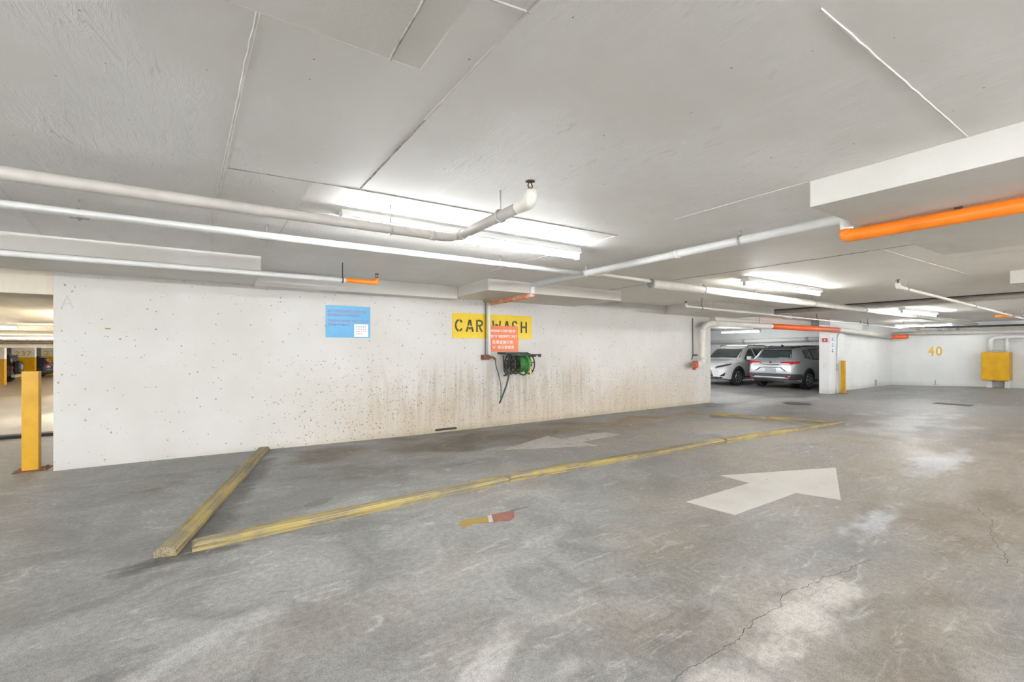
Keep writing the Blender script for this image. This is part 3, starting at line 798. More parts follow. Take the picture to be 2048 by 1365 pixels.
# branch right
t = thing('sprinkler_pipe', 'thin grey sprinkler branch sloping toward the right, beside the third drop panel', 'pipe', (8.9, 2.55, 2.45))
obj('pipe', TB([(8.72, 2.53, 2.50), (8.72, 2.53, 2.445), (8.85, 2.53, 2.44), (17.6, 2.53, 2.28), (22.1, 2.53, 2.20)], 0.026, 12, 0.04), 'pipe_cream', t)
obj('elbow', TB([(8.72, 2.53, 2.50), (8.72, 2.53, 2.44), (8.85, 2.53, 2.44)], 0.034, 12, 0.03), 'pipe_cream', t)
sprinkler(t, 8.72, 2.53, 2.49, 2.55); hanger(t, 9.1, 2.53, 2.435, 0.026, ZC, 'steel'); hanger(t, 13.0, 2.53, 2.365, 0.026, ZC, 'steel')
t = thing('sprinkler_pipe', 'thin sprinkler branch with an orange tip hanging near the yellow box', 'pipe', (16.5, 2.6, 2.3))
obj('pipe', TB([(16.3, 1.3, 2.30), (16.3, 2.55, 2.30)], 0.028, 10), 'pipe_white', t)
obj('orange_tip', TB([(16.3, 2.5, 2.30), (16.3, 2.80, 2.30)], 0.034, 10), 'orange', t)
hanger(t, 16.3, 2.35, 2.30, 0.03, ZC2, 'steel', 'y'); sprinkler(t, 16.3, 2.65, 2.33, 2.40)
# branch along the wall to the right, with heads
t = thing('sprinkler_pipe', 'thin sprinkler branch with dark heads, above the parked cars', 'pipe', (8.5, 5.85, 2.37))
obj('pipe', TB([(8.15, 5.85, 2.44), (8.15, 5.85, 2.375), (8.3, 5.85, 2.372), (15, 5.85, 2.29), (22.6, 5.9, 2.20)], 0.020, 10, 0.04), 'pipe_cream', t)
obj('elbow', TB([(8.15, 5.85, 2.43), (8.15, 5.85, 2.375), (8.28, 5.85, 2.372)], 0.028, 10, 0.03), 'pipe_cream', t)
sprinkler(t, 8.15, 5.85, 2.42, 2.48); sprinkler(t, 17.0, 5.86, 2.28, 2.36)
for x in (8.7, 14.0, 17.5): hanger(t, x, 5.85, 2.372 - 0.0122 * (x - 8.3), 0.020, ZC if x < 13.2 else ZC2, 'dark_metal')
# standpipe line over the opening
t = thing('standpipe', 'cream standpipe with red valve wheel, bending over the opening with an orange stretch', 'pipe', (10.7, 7.2, 1.1))
obj('pipe', TB([(10.42, 7.18, 1.075), (10.70, 7.18, 1.075), (10.70, 7.18, 2.03), (10.92, 7.12, 2.17), (17.3, 6.50, 2.10), (22.35, 6.72, 1.96)], 0.078, 18, 0.13), 'pipe_cream', t)
obj('orange_elbow', TB([(22.40, 6.72, 1.955), (22.60, 6.70, 1.95), (22.60, 6.25, 1.96)], 0.085, 14, 0.1), 'orange_red', t)
obj('orange_section', TB([(13.55, 6.864, 2.142), (17.1, 6.519, 2.102)], 0.083, 18), 'orange_red', t)
for p, q in (((10.70, 7.18, 1.22), (10.70, 7.18, 1.27)), ((10.70, 7.18, 1.92), (10.70, 7.18, 1.99)), ((11.10, 7.103, 2.168), (11.18, 7.095, 2.167)), ((10.56, 7.18, 1.075), (10.62, 7.18, 1.075))):
    collar(t, p, q, 0.095, 'pipe_cream')
v = obj('valve_wheel', torus(bmesh.new(), (10.30, 7.10, 1.08), 0.085, 0.014, 'y', 20, 8), 'valve_red', t)
for k in range(3):
    a = k * PI / 3
    obj('spoke', TB([(10.30 + 0.085 * math.cos(a), 7.10, 1.08 + 0.085 * math.sin(a)), (10.30 - 0.085 * math.cos(a), 7.10, 1.08 - 0.085 * math.sin(a))], 0.009, 6), 'valve_red', v)
obj('valve_stem', TB([(10.30, 7.08, 1.08), (10.30, 7.20, 1.075), (10.46, 7.18, 1.075)], 0.032, 12, 0.03), 'valve_red', t)
obj('hose_cap', TB([(10.34, 7.18, 1.02), (10.34, 7.18, 0.94)], 0.045, 12), 'valve_red', t)
obj('cable', TB([(10.56, 7.37, 2.3), (10.57, 7.37, 1.3), (10.50, 7.36, 1.2)], 0.010, 6), 'dark_metal', t)
for p in ((10.58, 7.33, 1.32), (10.58, 7.30, 1.15)): obj('clamp', BX(p[0] - 0.05, p[0] + 0.10, p[1] - 0.03, p[1] + 0.03, p[2] - 0.015, p[2] + 0.015, bev=0.004), 'dark_metal', t)
for x in (13.0, 15.6): obj('hanging_rod', TB([(x, 7.09 - 0.097 * (x - 11.2), 2.2), (x, 7.09 - 0.097 * (x - 11.2), ZC2 + 0.02)], 0.006, 6), 'dark_metal', t)
# pipes by the far wall
t = thing('header_pipe', 'pair of pale header pipes along the top of the far wall', 'pipe', (22.8, 4, 2.05))
obj('pipe', TB([(22.85, 6.8, 2.08), (22.85, -5.7, 2.08)], 0.07, 14), 'pipe_cream', t)
obj('pipe', TB([(22.72, 6.0, 2.24), (22.72, -5.7, 2.24)], 0.055, 14), 'pipe_cream', t)
obj('cable', TB([(22.4, 6.4, 2.34), (22.2, 5.0, 2.27), (22.2, 3.5, 2.27), (22.2, -5.7, 2.29)], 0.03, 8), 'dark_metal', t)
for y in (5.4, 5.1, 4.9): obj('coupling', TB([(22.72, y, 2.24), (22.72, y - 0.09, 2.24)], 0.085, 12), 'steel', t)
t = thing('riser_pipe', 'grey pipe loop dropping into the yellow wall box', 'pipe', (22.9, 4.0, 0.2))
obj('pipe', TB([(22.93, 4.06, 1.365), (22.93, 4.06, 1.86), (22.93, 3.6, 1.90), (22.93, -5.7, 1.90)], 0.065, 14, 0.15), 'pipe_white', t)
obj('pipe', TB([(22.93, 3.66, 1.365), (22.93, 3.66, 1.88)], 0.060, 14), 'pipe_white', t)
obj('lever', BX(22.86, 22.9, 3.30, 3.62, 1.74, 1.76), 'steel', t); obj('lever', BX(22.80, 22.86, 3.75, 3.98, 1.42, 1.45), 'steel', t)
t = thing('wall_pipe', 'thick white pipe along the wall behind the parked cars', 'pipe', (22.8, 11, 1.9))
obj('pipe', TB([(22.85, 15.9, 1.80), (22.85, 7.2, 1.97)], 0.10, 16), 'pipe_white', t)
for y in (10.0, 13.0): obj('coupling', TB([(22.85, y, 1.97 - 0.0195 * (y - 7.2)), (22.85, y - 0.12, 1.972 - 0.0195 * (y - 7.2))], 0.118, 14), 'pipe_grey', t)
t = thing('ceiling_pipe', 'dark thin pipe under the ceiling behind the orange pipe stretch', 'pipe', (16, 9.2, 2.33))
obj('pipe', TB([(12.5, 9.0, 2.34), (22.9, 9.0, 2.24)], 0.03, 10), 'dark_metal', t)
for x in (14.5, 17.5): hanger(t, x, 9.0, 2.34 - 0.0096 * (x - 12.5), 0.03, ZC2, 'dark_metal')
# ramp pipes
for (pts, r, m, lab) in ((((-19, 13.0, 1.98), (-1.7, 13.0, 1.98)), 0.03, 'pipe_grey', 'grey pipe under the ramp ceiling before the first beam'),
                         (((-19, 23.6, 1.72), (-1.7, 23.6, 1.72)), 0.05, 'dark_metal', 'dark pipe hung beneath the second ramp beam'),
                         (((-19, 30.6, 1.58), (-1.7, 30.6, 1.58)), 0.06, 'pipe_white', 'pale pipe hung low beneath the third ramp beam')):
    t = thing('ramp_pipe', lab, 'pipe', pts[0]); obj('pipe', TB(pts, r, 12), m, t)
    for x in (-4.5, -7.5): obj('rod', TB([(x, pts[0][1], pts[0][2]), (x, pts[0][1], pts[0][2] + 0.35)], 0.01, 6), m, t)

# ------------------------------------------------------------------ signs on the long wall
sg = thing('blue_notice', 'blue notice board about vehicle engines on the white wall, with a pasted white slip', 'sign', (1.74, WY, 1.67))
obj('board', BX(1.40, 2.08, WY - 0.008, WY + 0.002, 1.668, 2.17, bev=0.002), 'blue_sign', sg)
for i_, (s, w) in enumerate((('DO NOT CLEAN VEHICLE', 0.58), ('ENGINE IN PARKADE', 0.49), ('ENGINE GRIME WILL PLUG', 0.62), ('SUMP PUMPS.', 0.33))):
    text_wall('lettering', s, 1.43, 2.065 - 0.063 * i_ - (0.025 if i_ > 1 else 0), w, 0.038, WY - 0.008, 'sign_ink', sg, 0.003)
sl = obj('paper_slip', BX(1.825, 2.045, WY - 0.011, WY - 0.007, 1.685, 1.885, bev=0.001), 'white_ink', sg)
for r_ in range(4):
    b = bmesh.new(); rnd = random.Random(r_)
    for c_ in range(6 if r_ < 3 else 4):
        x = 1.85 + c_ * 0.028; z = 1.84 - 0.038 * r_
        box(b, x, x + 0.018, WY - 0.0125, WY - 0.0105, z, z + 0.004)
        box(b, x + 0.007, x + 0.011, WY - 0.0125, WY - 0.0105, z - 0.008, z + 0.012)
        if rnd.random() > 0.4: box(b, x, x + 0.018, WY - 0.0125, WY - 0.0105, z + 0.010, z + 0.013)
    obj('printed_line', b, 'black_ink', sl)['kind'] = 'stuff'

sg = thing('car_wash_sign', 'long yellow stencilled sign reading CAR WASH behind the hose pipe', 'sign', (4.4, WY, 1.69))
obj('board', BX(3.55, 5.31, WY - 0.006, WY + 0.002, 1.685, 2.145, bev=0.002), 'yellow_sign', sg)
def strokes(segs, x0, z0, w, h, th):
    b = bmesh.new()
    for s in segs:
        pts = [Vector((x0 + p[0] * w, 0, z0 + p[1] * h)) for p in s]
        L, Rr = [], []
        for i, p in enumerate(pts):
            d = (pts[min(i + 1, len(pts) - 1)] - pts[max(i - 1, 0)]).normalized()
            nrm = Vector((-d.z, 0, d.x)) * th / 2
            L.append(p + nrm); Rr.append(p - nrm)
        for dy in (WY - 0.0085,):
            a = [b.verts.new((p.x, dy, p.z)) for p in L]; c = [b.verts.new((p.x, dy, p.z)) for p in Rr]
            for i in range(len(pts) - 1): b.faces.new((a[i], a[i + 1], c[i + 1], c[i]))
    g = bmesh.ops.extrude_face_region(b, geom=b.faces[:])
    for v_ in g['geom']:
        if isinstance(v_, bmesh.types.BMVert): v_.co.y += 0.004
    return b
def arc(cx, cz, rx, rz, a0, a1, n=8): return [(cx + rx * math.cos(R(a0 + (a1 - a0) * i / n)), cz + rz * math.sin(R(a0 + (a1 - a0) * i / n))) for i in range(n + 1)]
GL = {
 'C': [arc(.5, .5, .42, .42, 35, 82), arc(.5, .5, .42, .42, 98, 262, 14), arc(.5, .5, .42, .42, 278, 325)],
 'A': [[(.06, .02), (.26, .42)], [(.29, .5), (.46, .97)], [(.54, .97), (.71, .5)], [(.74, .42), (.94, .02)], [(.36, .30), (.64, .30)]],
 'R': [[(.14, .02), (.14, .98)], [(.28, .93)] + arc(.55, .72, .33, .21, 90, -90) + [(.28, .51)], [(.5, .42), (.88, .02)]],
 'W': [[(.04, .98), (.2, .03)], [(.27, .05), (.46, .7)], [(.54, .7), (.73, .05)], [(.8, .03), (.96, .98)]],
 'S': [arc(.5, .73, .36, .22, 15, 85), arc(.5, .73, .36, .22, 100, 230), [(.34, .57), (.66, .43)], arc(.5, .27, .36, .22, 50, -80), arc(.5, .27, .36, .22, -100, -165)],
 'H': [[(.14, .02), (.14, .98)], [(.86, .02), (.86, .98)], [(.28, .5), (.72, .5)]],
}
for ch, x0, x1 in (('C', 3.605, 3.765), ('A', 3.825, 3.985), ('R', 4.035, 4.185), ('W', 4.395, 4.575), ('A', 4.645, 4.79), ('S', 4.835, 4.97), ('H', 5.04, 5.20)):
    obj('letter', strokes(GL[ch], x0, 1.80, x1 - x0, 0.235, 0.036), 'stencil', sg)['label'] = 'black stencil letter ' + ch

sg = thing('orange_notice', 'orange notice for residents with white English and Chinese lettering above the hose reel', 'sign', (4.67, WY, 1.43))
obj('board', BX(4.33, 4.975, WY - 0.016, WY - 0.009, 1.435, 1.93, bev=0.002), 'orange_sign', sg)
for s, x, z, w, h in (('CARWASH IS FOR USE OF', 4.31, 1.81, 0.60, 0.05), ('TOWER "A" RESIDENTS ONLY', 4.22, 1.705, 0.73, 0.055),
                      ('\u6d17\u8eca\u8a2d\u65bd\u53ea\u4f9b', 4.38, 1.58, 0.48, 0.075), ('"A" \u5ea7\u4f4f\u5ba2\u4f7f\u7528', 4.375, 1.485, 0.50, 0.07)):
    bm_t = text_bm(s, 0.1, w, h, bold=0.0014 if s.isascii() else 0.0004)
    for v_ in bm_t.verts: v_.co = Vector((x + v_.co.x, WY - 0.0165 - v_.co.z, z + v_.co.y))
    cut = bmesh.ops.bisect_plane(bm_t, geom=bm_t.verts[:] + bm_t.edges[:] + bm_t.faces[:], plane_co=(4.337, 0, 0), plane_no=(-1, 0, 0), clear_outer=True)
    obj('lettering', bm_t, 'white_ink', sg)
obj('backing_strip', BX(4.975, 4.99, WY - 0.014, WY - 0.004, 1.435, 1.85), 'yellow_sign', sg)

# drop pipe, tap box and cables
t = thing('hose_drop_pipe', 'white vertical pipe in front of the yellow sign, feeding the hose tap', 'pipe', (4.27, 7.33, 1.3))
obj('pipe', TB([(4.27, 7.33, 2.345), (4.285, 7.33, 1.36)], 0.032, 12), 'pipe_white', t)
obj('cable', TB([(4.215, 7.36, 2.36), (4.225, 7.37, 1.36)], 0.006, 8), 'dark_metal', t)
b = BX(4.14, 4.28, 7.30, 7.40, 1.285, 1.375, bev=0.006)
obj('tap_box', b, 'rust', t)
obj('tap', TB([(4.28, 7.33, 1.33), (4.36, 7.31, 1.33), (4.40, 7.30, 1.29)], 0.022, 10, 0.03), 'rust', t)
obj('cap', LT([(0.03, 0), (0.075, 0.0), (0.078, 0.035), (0.03, 0.045)], (4.12, 7.12, 2.345), 'z', 14), 'olive', t)
# hose reel
t = thing('hose_reel', 'dark wall-mounted reel wound with green hose under the orange notice', 'hose reel', (4.88, WY, 0.97))
AX = (7.13, 1.20)
for x, rr in ((4.62, 0.185), (4.74, 0.185), (5.05, 0.195)):
    d = obj('reel_disc', torus(bmesh.new(), (x, *AX), rr, 0.013, 'x', 28, 8), 'dark_metal', t)
    obj('inner_ring', torus(bmesh.new(), (x, *AX), rr * 0.55, 0.010, 'x', 24, 6), 'dark_metal', d)
    for k in range(6):
        a = k * PI / 3 + x
        obj('spoke', TB([(x, AX[0], AX[1]), (x, AX[0] + rr * math.cos(a), AX[1] + rr * math.sin(a))], 0.008, 6), 'dark_metal', d)
obj('hub', LT([(0.05, 4.60), (0.05, 5.07)], (0, *AX), 'x', 16), 'dark_metal', t)
def helix(x0, x1, rr, turns, n):
    return [(x0 + (x1 - x0) * i / n, AX[0] + rr * math.cos(2 * PI * turns * i / n), AX[1] + rr * math.sin(2 * PI * turns * i / n)) for i in range(n + 1)]
obj('hose', TB(helix(4.77, 5.02, 0.115, 9, 200), 0.0135, 8), 'hose_light', t)
obj('hose', TB(helix(4.77, 4.90, 0.150, 4.5, 110) + [(4.91, 6.98, 1.10), (4.93, 6.97, 1.02)], 0.0145, 8), 'hose_green', t)
obj('hose', TB(helix(4.95, 5.02, 0.142, 2.5, 60), 0.0140, 8), 'hose_light', t)
obj('hose_loop', torus(bmesh.new(), (4.91, 7.12, 1.19), 0.205, 0.016, 'x', 30, 8), 'hose_green', t)
obj('nozzle', LT([(0.016, 0), (0.018, 0.06), (0.011, 0.10), (0.013, 0.16)], (4.955, 6.93, 1.00), 'z', 10), 'brass', t)
obj('bracket', BX(4.50, 5.02, 7.10, 7.395, 1.395, 1.425, bev=0.006), 'dark_metal', t)
obj('bracket_arm', BX(4.60, 5.28, 7.02, 7.06, 1.36, 1.39, bev=0.005), 'dark_metal', t)
obj('bracket_arm', BX(4.92, 5.26, 7.16, 7.40, 1.33, 1.38, bev=0.005), 'dark_metal', t)
obj('side_plate', BX(5.07, 5.085, 7.11, 7.15, 1.17, 1.40, bev=0.004), 'dark_metal', t)
obj('side_plate', BX(4.585, 4.60, 7.11, 7.15, 1.17, 1.40, bev=0.004), 'dark_metal', t)
obj('end_knob', LT([(0.028, 0), (0.03, 0.03), (0.015, 0.05)], (5.25, 7.04, 1.33), 'z', 10), 'dark_metal', t)
obj('crank', TB([(4.60, 7.13, 1.20), (4.54, 7.13, 1.20), (4.54, 7.10, 1.00), (4.46, 7.10, 0.99)], 0.014, 8, 0.02), 'dark_metal', t)
obj('frame_tube', TB([(4.61, 7.36, 1.36), (4.60, 7.30, 1.05), (4.58, 7.2, 1.00)], 0.010, 8, 0.05), 'dark_metal', t)
hd = obj('hanging_hose', TB(round_path([(4.60, 7.10, 1.18), (4.56, 7.06, 1.05), (4.53, 7.08, 0.85), (4.47, 7.12, 0.66), (4.40, 7.15, 0.47)], 0.12), 0.0165, 10), 'hose_dark', t)
obj('supply_hose', TB(round_path([(4.40, 7.30, 1.28), (4.41, 7.29, 1.15), (4.47, 7.28, 0.98), (4.51, 7.28, 0.80), (4.50, 7.25, 0.66), (4.44, 7.18, 0.57)], 0.15), 0.009, 8), 'hose_dark', t)

o = text_wall('wall_letter', 'A', WX0 + 0.06, 1.98, 0.12, 0.15, WY + 0.0005, 'pencil', None)
tag(o, 'faint pencilled letter A at the top left of the white wall', 'lettering')
t = tag(obj('wall_tag', BX(-1.16, -1.11, WY - 0.003, WY + 0.002, 1.735, 1.75), 'olive'), 'tiny olive tag stuck on the left part of the white wall', 'tag')
t = tag(obj('floor_vent', BX(3.22, 3.63, WY - 0.025, WY + 0.01, 0.035, 0.07, bev=0.004), 'dark_metal'), 'flat dark metal strip at the foot of the white wall', 'vent')

# ------------------------------------------------------------------ left opening
t = thing('bollard', 'tall yellow steel bollard beside the left end of the white wall', 'bollard', (-1.855, 7.62, 0.045))
b = bmesh.new()
prism(b, [(-0.07, -0.05), (0.07, -0.05), (0.07, 0.06), (0.055, 0.06), (0.055, -0.035), (-0.055, -0.035), (-0.055, 0.06), (-0.07, 0.06)], 0.0, 1.18, 'z')
obj('post', b, 'yellow_paint', t, local=True)
obj('base_plate', BX(-0.13, 0.16, -0.13, 0.13, 0.0, 0.012, bev=0.003), 'rust', t, local=True)
for x, y in ((-0.10, -0.10), (0.13, -0.08), (0.12, 0.09)): obj('bolt', LT([(0.014, 0.01), (0.014, 0.03)], (x, y, 0), 'z', 6), 'rust', t, local=True)
t = tag(obj('rubber_kerb', BX(-8.0, -1.66, 10.4, 10.62, 0.0, 0.10, bev=0.02), 'rubber'), 'long black rubber kerb across the head of the ramp', 'kerb')
t = thing('alarm_strobe', 'small red fire alarm horn with clear strobe at the wall end', 'alarm', (WX0, 8.0, 2.0))
obj('body', BX(WX0 - 0.09, WX0 - 0.035, 7.93, 8.07, 1.90, 2.035, bev=0.008), 'red', t)
obj('strobe', BX(WX0 - 0.035, WX0, 7.94, 8.06, 1.905, 2.03, bev=0.006), 'steel', t)
obj('label_dot', LT([(0.018, 0), (0.018, 0.004)], (WX0 - 0.068, 7.926, 1.94), 'y', 12), 'white_ink', t)
t = thing('switch_box', 'grey metal electrical box with blue and red label at the wall end', 'electrical box', (WX0, 8.5, 1.6))
obj('cabinet', BX(WX0 - 0.125, WX0, 8.42, 8.60, 1.52, 1.77, bev=0.006), 'steel', t)
obj('blue_label', BX(WX0 - 0.11, WX0 - 0.06, 8.417, 8.421, 1.715, 1.76), 'blue_print', t)
obj('red_label', BX(WX0 - 0.058, WX0 - 0.004, 8.417, 8.421, 1.715, 1.76), 'red', t)
obj('white_label', BX(WX0 - 0.11, WX0 - 0.065, 8.417, 8.421, 1.545, 1.63), 'white_ink', t)
obj('conduit', TB([(WX0 - 0.06, 8.5, 1.53), (WX0 - 0.06, 8.5, 1.46), (WX0 + 0.02, 8.5, 1.45)], 0.03, 10, 0.03), 'steel', t)
t = tag(obj('outlet_box', BX(WX0 - 0.045, WX0, 7.68, 7.80, 0.42, 0.56, bev=0.006), 'steel'), 'small grey outlet box low on the wall end', 'electrical box')
t = thing('beam_fitting', 'small dark rusted fitting on the beam over the left opening', 'fitting', (-2.6, WY - 0.02, 2.24))
obj('body', LT([(0.02, -0.09), (0.032, -0.05), (0.032, 0.05), (0.02, 0.09)], (-2.62, WY - 0.03, 2.235), 'x', 10), 'rust', t)
obj('bracket', torus(bmesh.new(), (-2.60, WY - 0.015, 2.25), 0.045, 0.008, 'y', 12, 6, 0, PI), 'rust', t)

def pier(x0, x1, y, num, label):
    zf = ramp(y) - 0.02
    t = thing('numbered_pier', label, 'pier', ((x0 + x1) / 2, y, zf))
    obj('lower_band', BX(x0, x1, y, y + 0.35, zf, 0.90 - 0.02, bev=0.01), 'yellow_paint', t)
    obj('upper_band', BX(x0, x1, y, y + 0.35, 0.88, 1.56, bev=0.01), 'white_wall', t)
    if num:
        text_wall('lettering', num, x0 + 0.14 * (x1 - x0), 0.96, 0.74 * (x1 - x0), 0.34, y, 'number_paint', t, 0.002)
pier(-11.9, -10.30, 37.8, '230', 'nearest yellow and white pier at the left picture edge')
pier(-11.75, -10.62, 44.3, '237', 'yellow and white pier numbered 237 at the foot of the ramp')
pier(-11.45, -10.2, 49.2, '236', 'farthest yellow and white pier, half behind the white wall')

# ------------------------------------------------------------------ right side: pier fittings, box, number
t = thing('bollard', 'slim yellow bollard beside the white pier near the parked cars', 'bollard', (17.38, 6.48, 0))
obj('post', prism(bmesh.new(), [(-0.055, -0.055), (0.055, -0.055), (0.055, 0.055), (-0.055, 0.055)], 0, 1.09, 'z'), 'yellow_paint', t, local=True)
obj('base_plate', BX(-0.1, 0.1, -0.1, 0.1, 0, 0.012), 'rust', t, local=True)
t = thing('alarm_pull', 'dark red fire alarm box on the white pier', 'alarm', (16.75, 6.78, 1.72))
obj('body', BX(16.73, 16.778, 6.70, 6.84, 1.71, 1.83, bev=0.008), 'red', t)
obj('label_dot', LT([(0.022, -0.004), (0.022, 0.002)], (16.73, 6.76, 1.77), 'x', 10), 'white_ink', t)
for i_, (z, d) in enumerate(((1.80, 'highest'), (1.61, 'middle'), (1.42, 'lowest'))):
    t = thing('pier_label', d + ' of three small blue and white labels on the white pier', 'label', (16.93, 6.62, z))
    obj('plate', BX(16.86, 17.0, 6.612, 6.62, z - 0.06, z + 0.06), 'white_ink', t)
    obj('print', BX(16.87, 16.99, 6.609, 6.614, z - 0.055, z - 0.005 if i_ != 1 else z - 0.02), 'blue_print', t)
    obj('print', BX(16.88, 16.97, 6.609, 6.614, z + 0.015, z + 0.05), 'blue_print', t)
t = thing('wall_outlet', 'cream double outlet on the white pier', 'outlet', (16.77, 6.78, 0.85))
obj('plate', BX(16.768, 16.78, 6.73, 6.82, 0.84, 1.00, bev=0.003), 'pipe_cream', t)
obj('socket', BX(16.764, 16.77, 6.75, 6.80, 0.86, 0.91), 'plastic_white', t); obj('socket', BX(16.764, 16.77, 6.75, 6.80, 0.93, 0.98), 'plastic_white', t)
t = thing('conduit', 'thin grey conduit winding down the white pier to the floor', 'conduit', (17.2, 6.60, 0))
obj('pipe', TB(round_path([(17.42, 6.602, 1.99), (17.26, 6.60, 1.93), (17.22, 6.60, 0.95), (17.24, 6.59, 0.75), (17.13, 6.58, 0.35), (17.11, 6.58, 0.0)], 0.12), 0.013, 8), 'steel', t)
obj('junction', BX(17.19, 17.26, 6.57, 6.615, 0.76, 0.98, bev=0.006), 'steel', t)
t = tag(obj('wall_vent', BX(21.3, 21.45, 6.86, 6.89, 0.04, 0.28, bev=0.004), 'steel'), 'small grey vent low on the block wall', 'vent')
t = thing('bay_number', 'yellow stencilled number 40 on the far white wall', 'number', (XF, 5.55, 1.2))
for ch, y0 in (('4', 5.78), ('0', 5.555)):
    text_far('digit', ch, y0, 1.21, 0.185, 0.36, XF, 'number_paint', t, 0.002)
t = thing('wall_box', 'square yellow steel guard box on the far white wall', 'box', (22.7, 3.85, 0.4))
b = BX(22.55, 23.08, 3.55, 4.22, 0.38, 1.36, bev=0.02)
obj('cover', b, 'yellow_paint', t)
obj('foot', BX(22.80, 23.08, 4.0, 4.14, 0.10, 0.38, bev=0.01), 'white_metal', t); obj('foot', BX(22.80, 23.08, 3.58, 3.70, 0.10, 0.38, bev=0.01), 'white_metal', t)
t = tag(obj('wall_stand', prism(bmesh.new(), [(5.60, 0.10), (5.52, 0.10), (5.555, 0.14), (5.555, 0.27), (5.565, 0.27), (5.565, 0.14)], 23.02, 23.1, 'x'), 'steel'), 'tiny grey bracket at the foot of the far wall under the number', 'bracket')
t = tag(obj('ceiling_detector', LT([(0.05, 0), (0.12, 0.02), (0.12, 0.10), (0.10, 0.13)], (13.6, 6.45, ZC2 - 0.13), 'z', 18), 'plastic_white'), 'round white detector on the ceiling above the orange pipe', 'detector')
# floor drains
t = thing('drain_grate', 'rectangular slotted drain grate in the floor before the far wall', 'drain', (16.4, 3.6, 0.0))
obj('frame', BX(16.22, 16.25, 3.25, 3.97, -0.01, 0.006), 'iron', t); obj('frame', BX(16.60, 16.63, 3.25, 3.97, -0.01, 0.006), 'iron', t)
for k in range(10): obj('bar', BX(16.22, 16.63, 3.25 + k * 0.075, 3.29 + k * 0.075, -0.01, 0.008), 'iron', t)
t = tag(obj('manhole_cover', LT([(0.33, -0.01), (0.33, 0.006), (0.27, 0.010)], (13.1, 5.95, 0), 'z', 28), 'iron'), 'round dark manhole cover in front of the opening', 'manhole cover')

# ------------------------------------------------------------------ cars
def crv(pts):
    """smooth interpolation through (x, v) pairs"""
    xs = [p[0] for p in pts]; vs_ = [p[1] for p in pts]
    n = len(xs); m = []
    d = [(vs_[i + 1] - vs_[i]) / (xs[i + 1] - xs[i]) for i in range(n - 1)]
    for i in range(n):
        if i == 0: m.append(d[0])
        elif i == n - 1: m.append(d[-1])
        else: m.append(0 if d[i - 1] * d[i] <= 0 else 2 * d[i - 1] * d[i] / (d[i - 1] + d[i]))
    def f(x):
        if x <= xs[0]: return vs_[0]
        if x >= xs[-1]: return vs_[-1]
        i = max(k for k in range(n) if xs[k] <= x); i = min(i, n - 2)
        h = xs[i + 1] - xs[i]; t = (x - xs[i]) / h
        return ((2 * t ** 3 - 3 * t ** 2 + 1) * vs_[i] + (t ** 3 - 2 * t ** 2 + t) * h * m[i] + (-2 * t ** 3 + 3 * t ** 2) * vs_[i + 1] + (t ** 3 - t ** 2) * h * m[i + 1])
    return f
class Car:
    def __init__(s, L, zt, zs, hw, wt, zb, wheels, wr):
        s.L, s.zt, s.zs, s.hw, s.wt, s.zb = L, crv(zt), crv(zs), crv(hw), crv(wt), crv(zb)
        s.wheels, s.wr = wheels, wr
    def half(s, x):
        hw, zs, zt, wt, zb = s.hw(x), s.zs(x), s.zt(x), s.wt(x), s.zb(x)
        zs = min(zs, zt - 0.02)
        ed = min(0.07, (zt - zs) * 0.5)
        a, b = (hw * 0.94, zs), (wt, zt - ed)
        mixp = lambda t: (a[0] + (b[0] - a[0]) * t + 0.02 * math.sin(PI * t) * (1 if zt - zs > 0.2 else 0), a[1] + (b[1] - a[1]) * t)
        return [(0, zb), (hw * 0.82, zb), (hw * 0.95, zb + 0.05), (hw * 0.985, zb + (zs - zb) * 0.25), (hw, zb + (zs - zb) * 0.55),
                (hw * 0.995, zb + (zs - zb) * 0.78), (hw * 0.975, zs - 0.035), a, mixp(0.33), mixp(0.66), b,
                (wt * 0.93, zt - ed * 0.45), (wt * 0.75, zt - ed * 0.12), (wt * 0.4, zt), (0, zt + 0.004)]
    def side_y(s, x, z):
        h = s.half(x)
        for (y0, z0), (y1, z1) in zip(h[1:-1], h[2:]):
            if z0 <= z <= z1 and z1 > z0: return y0 + (y1 - y0) * (z - z0) / (z1 - z0)
        return h[-2][0]
    def top_z(s, x, y):
        h = s.half(x); y = abs(y)
        for (y0, z0), (y1, z1) in zip(h[6:-1], h[7:]):
            if y1 <= y <= y0 and y0 > y1: return z0 + (z1 - z0) * (y - y0) / (y1 - y0)
        return h[7][1]
    def slope_x(s, y, z, xa, xb):
        """x between xa (low) and xb (high) where the top surface passes z"""
        for _ in range(40):
            m = (xa + xb) / 2
            if s.top_z(m, y) < z: xa = m
            else: xb = m
        return (xa + xb) / 2
    def body(s, stations):
        b = bmesh.new(); rings = []
        for x in stations:
            h = s.half(x); pts = h + [(-y, z) for y, z in h[-2:0:-1]]
            rings.append([b.verts.new((x, y, z)) for y, z in pts])
        n = len(rings[0])
        for a, c in zip(rings, rings[1:]):
            for k in range(n): b.faces.new((a[k], a[(k + 1) % n], c[(k + 1) % n], c[k]))
        b.faces.new(rings[0]); b.faces.new(rings[-1][::-1])
        bmesh.ops.recalc_face_normals(b, faces=b.faces)
        return b
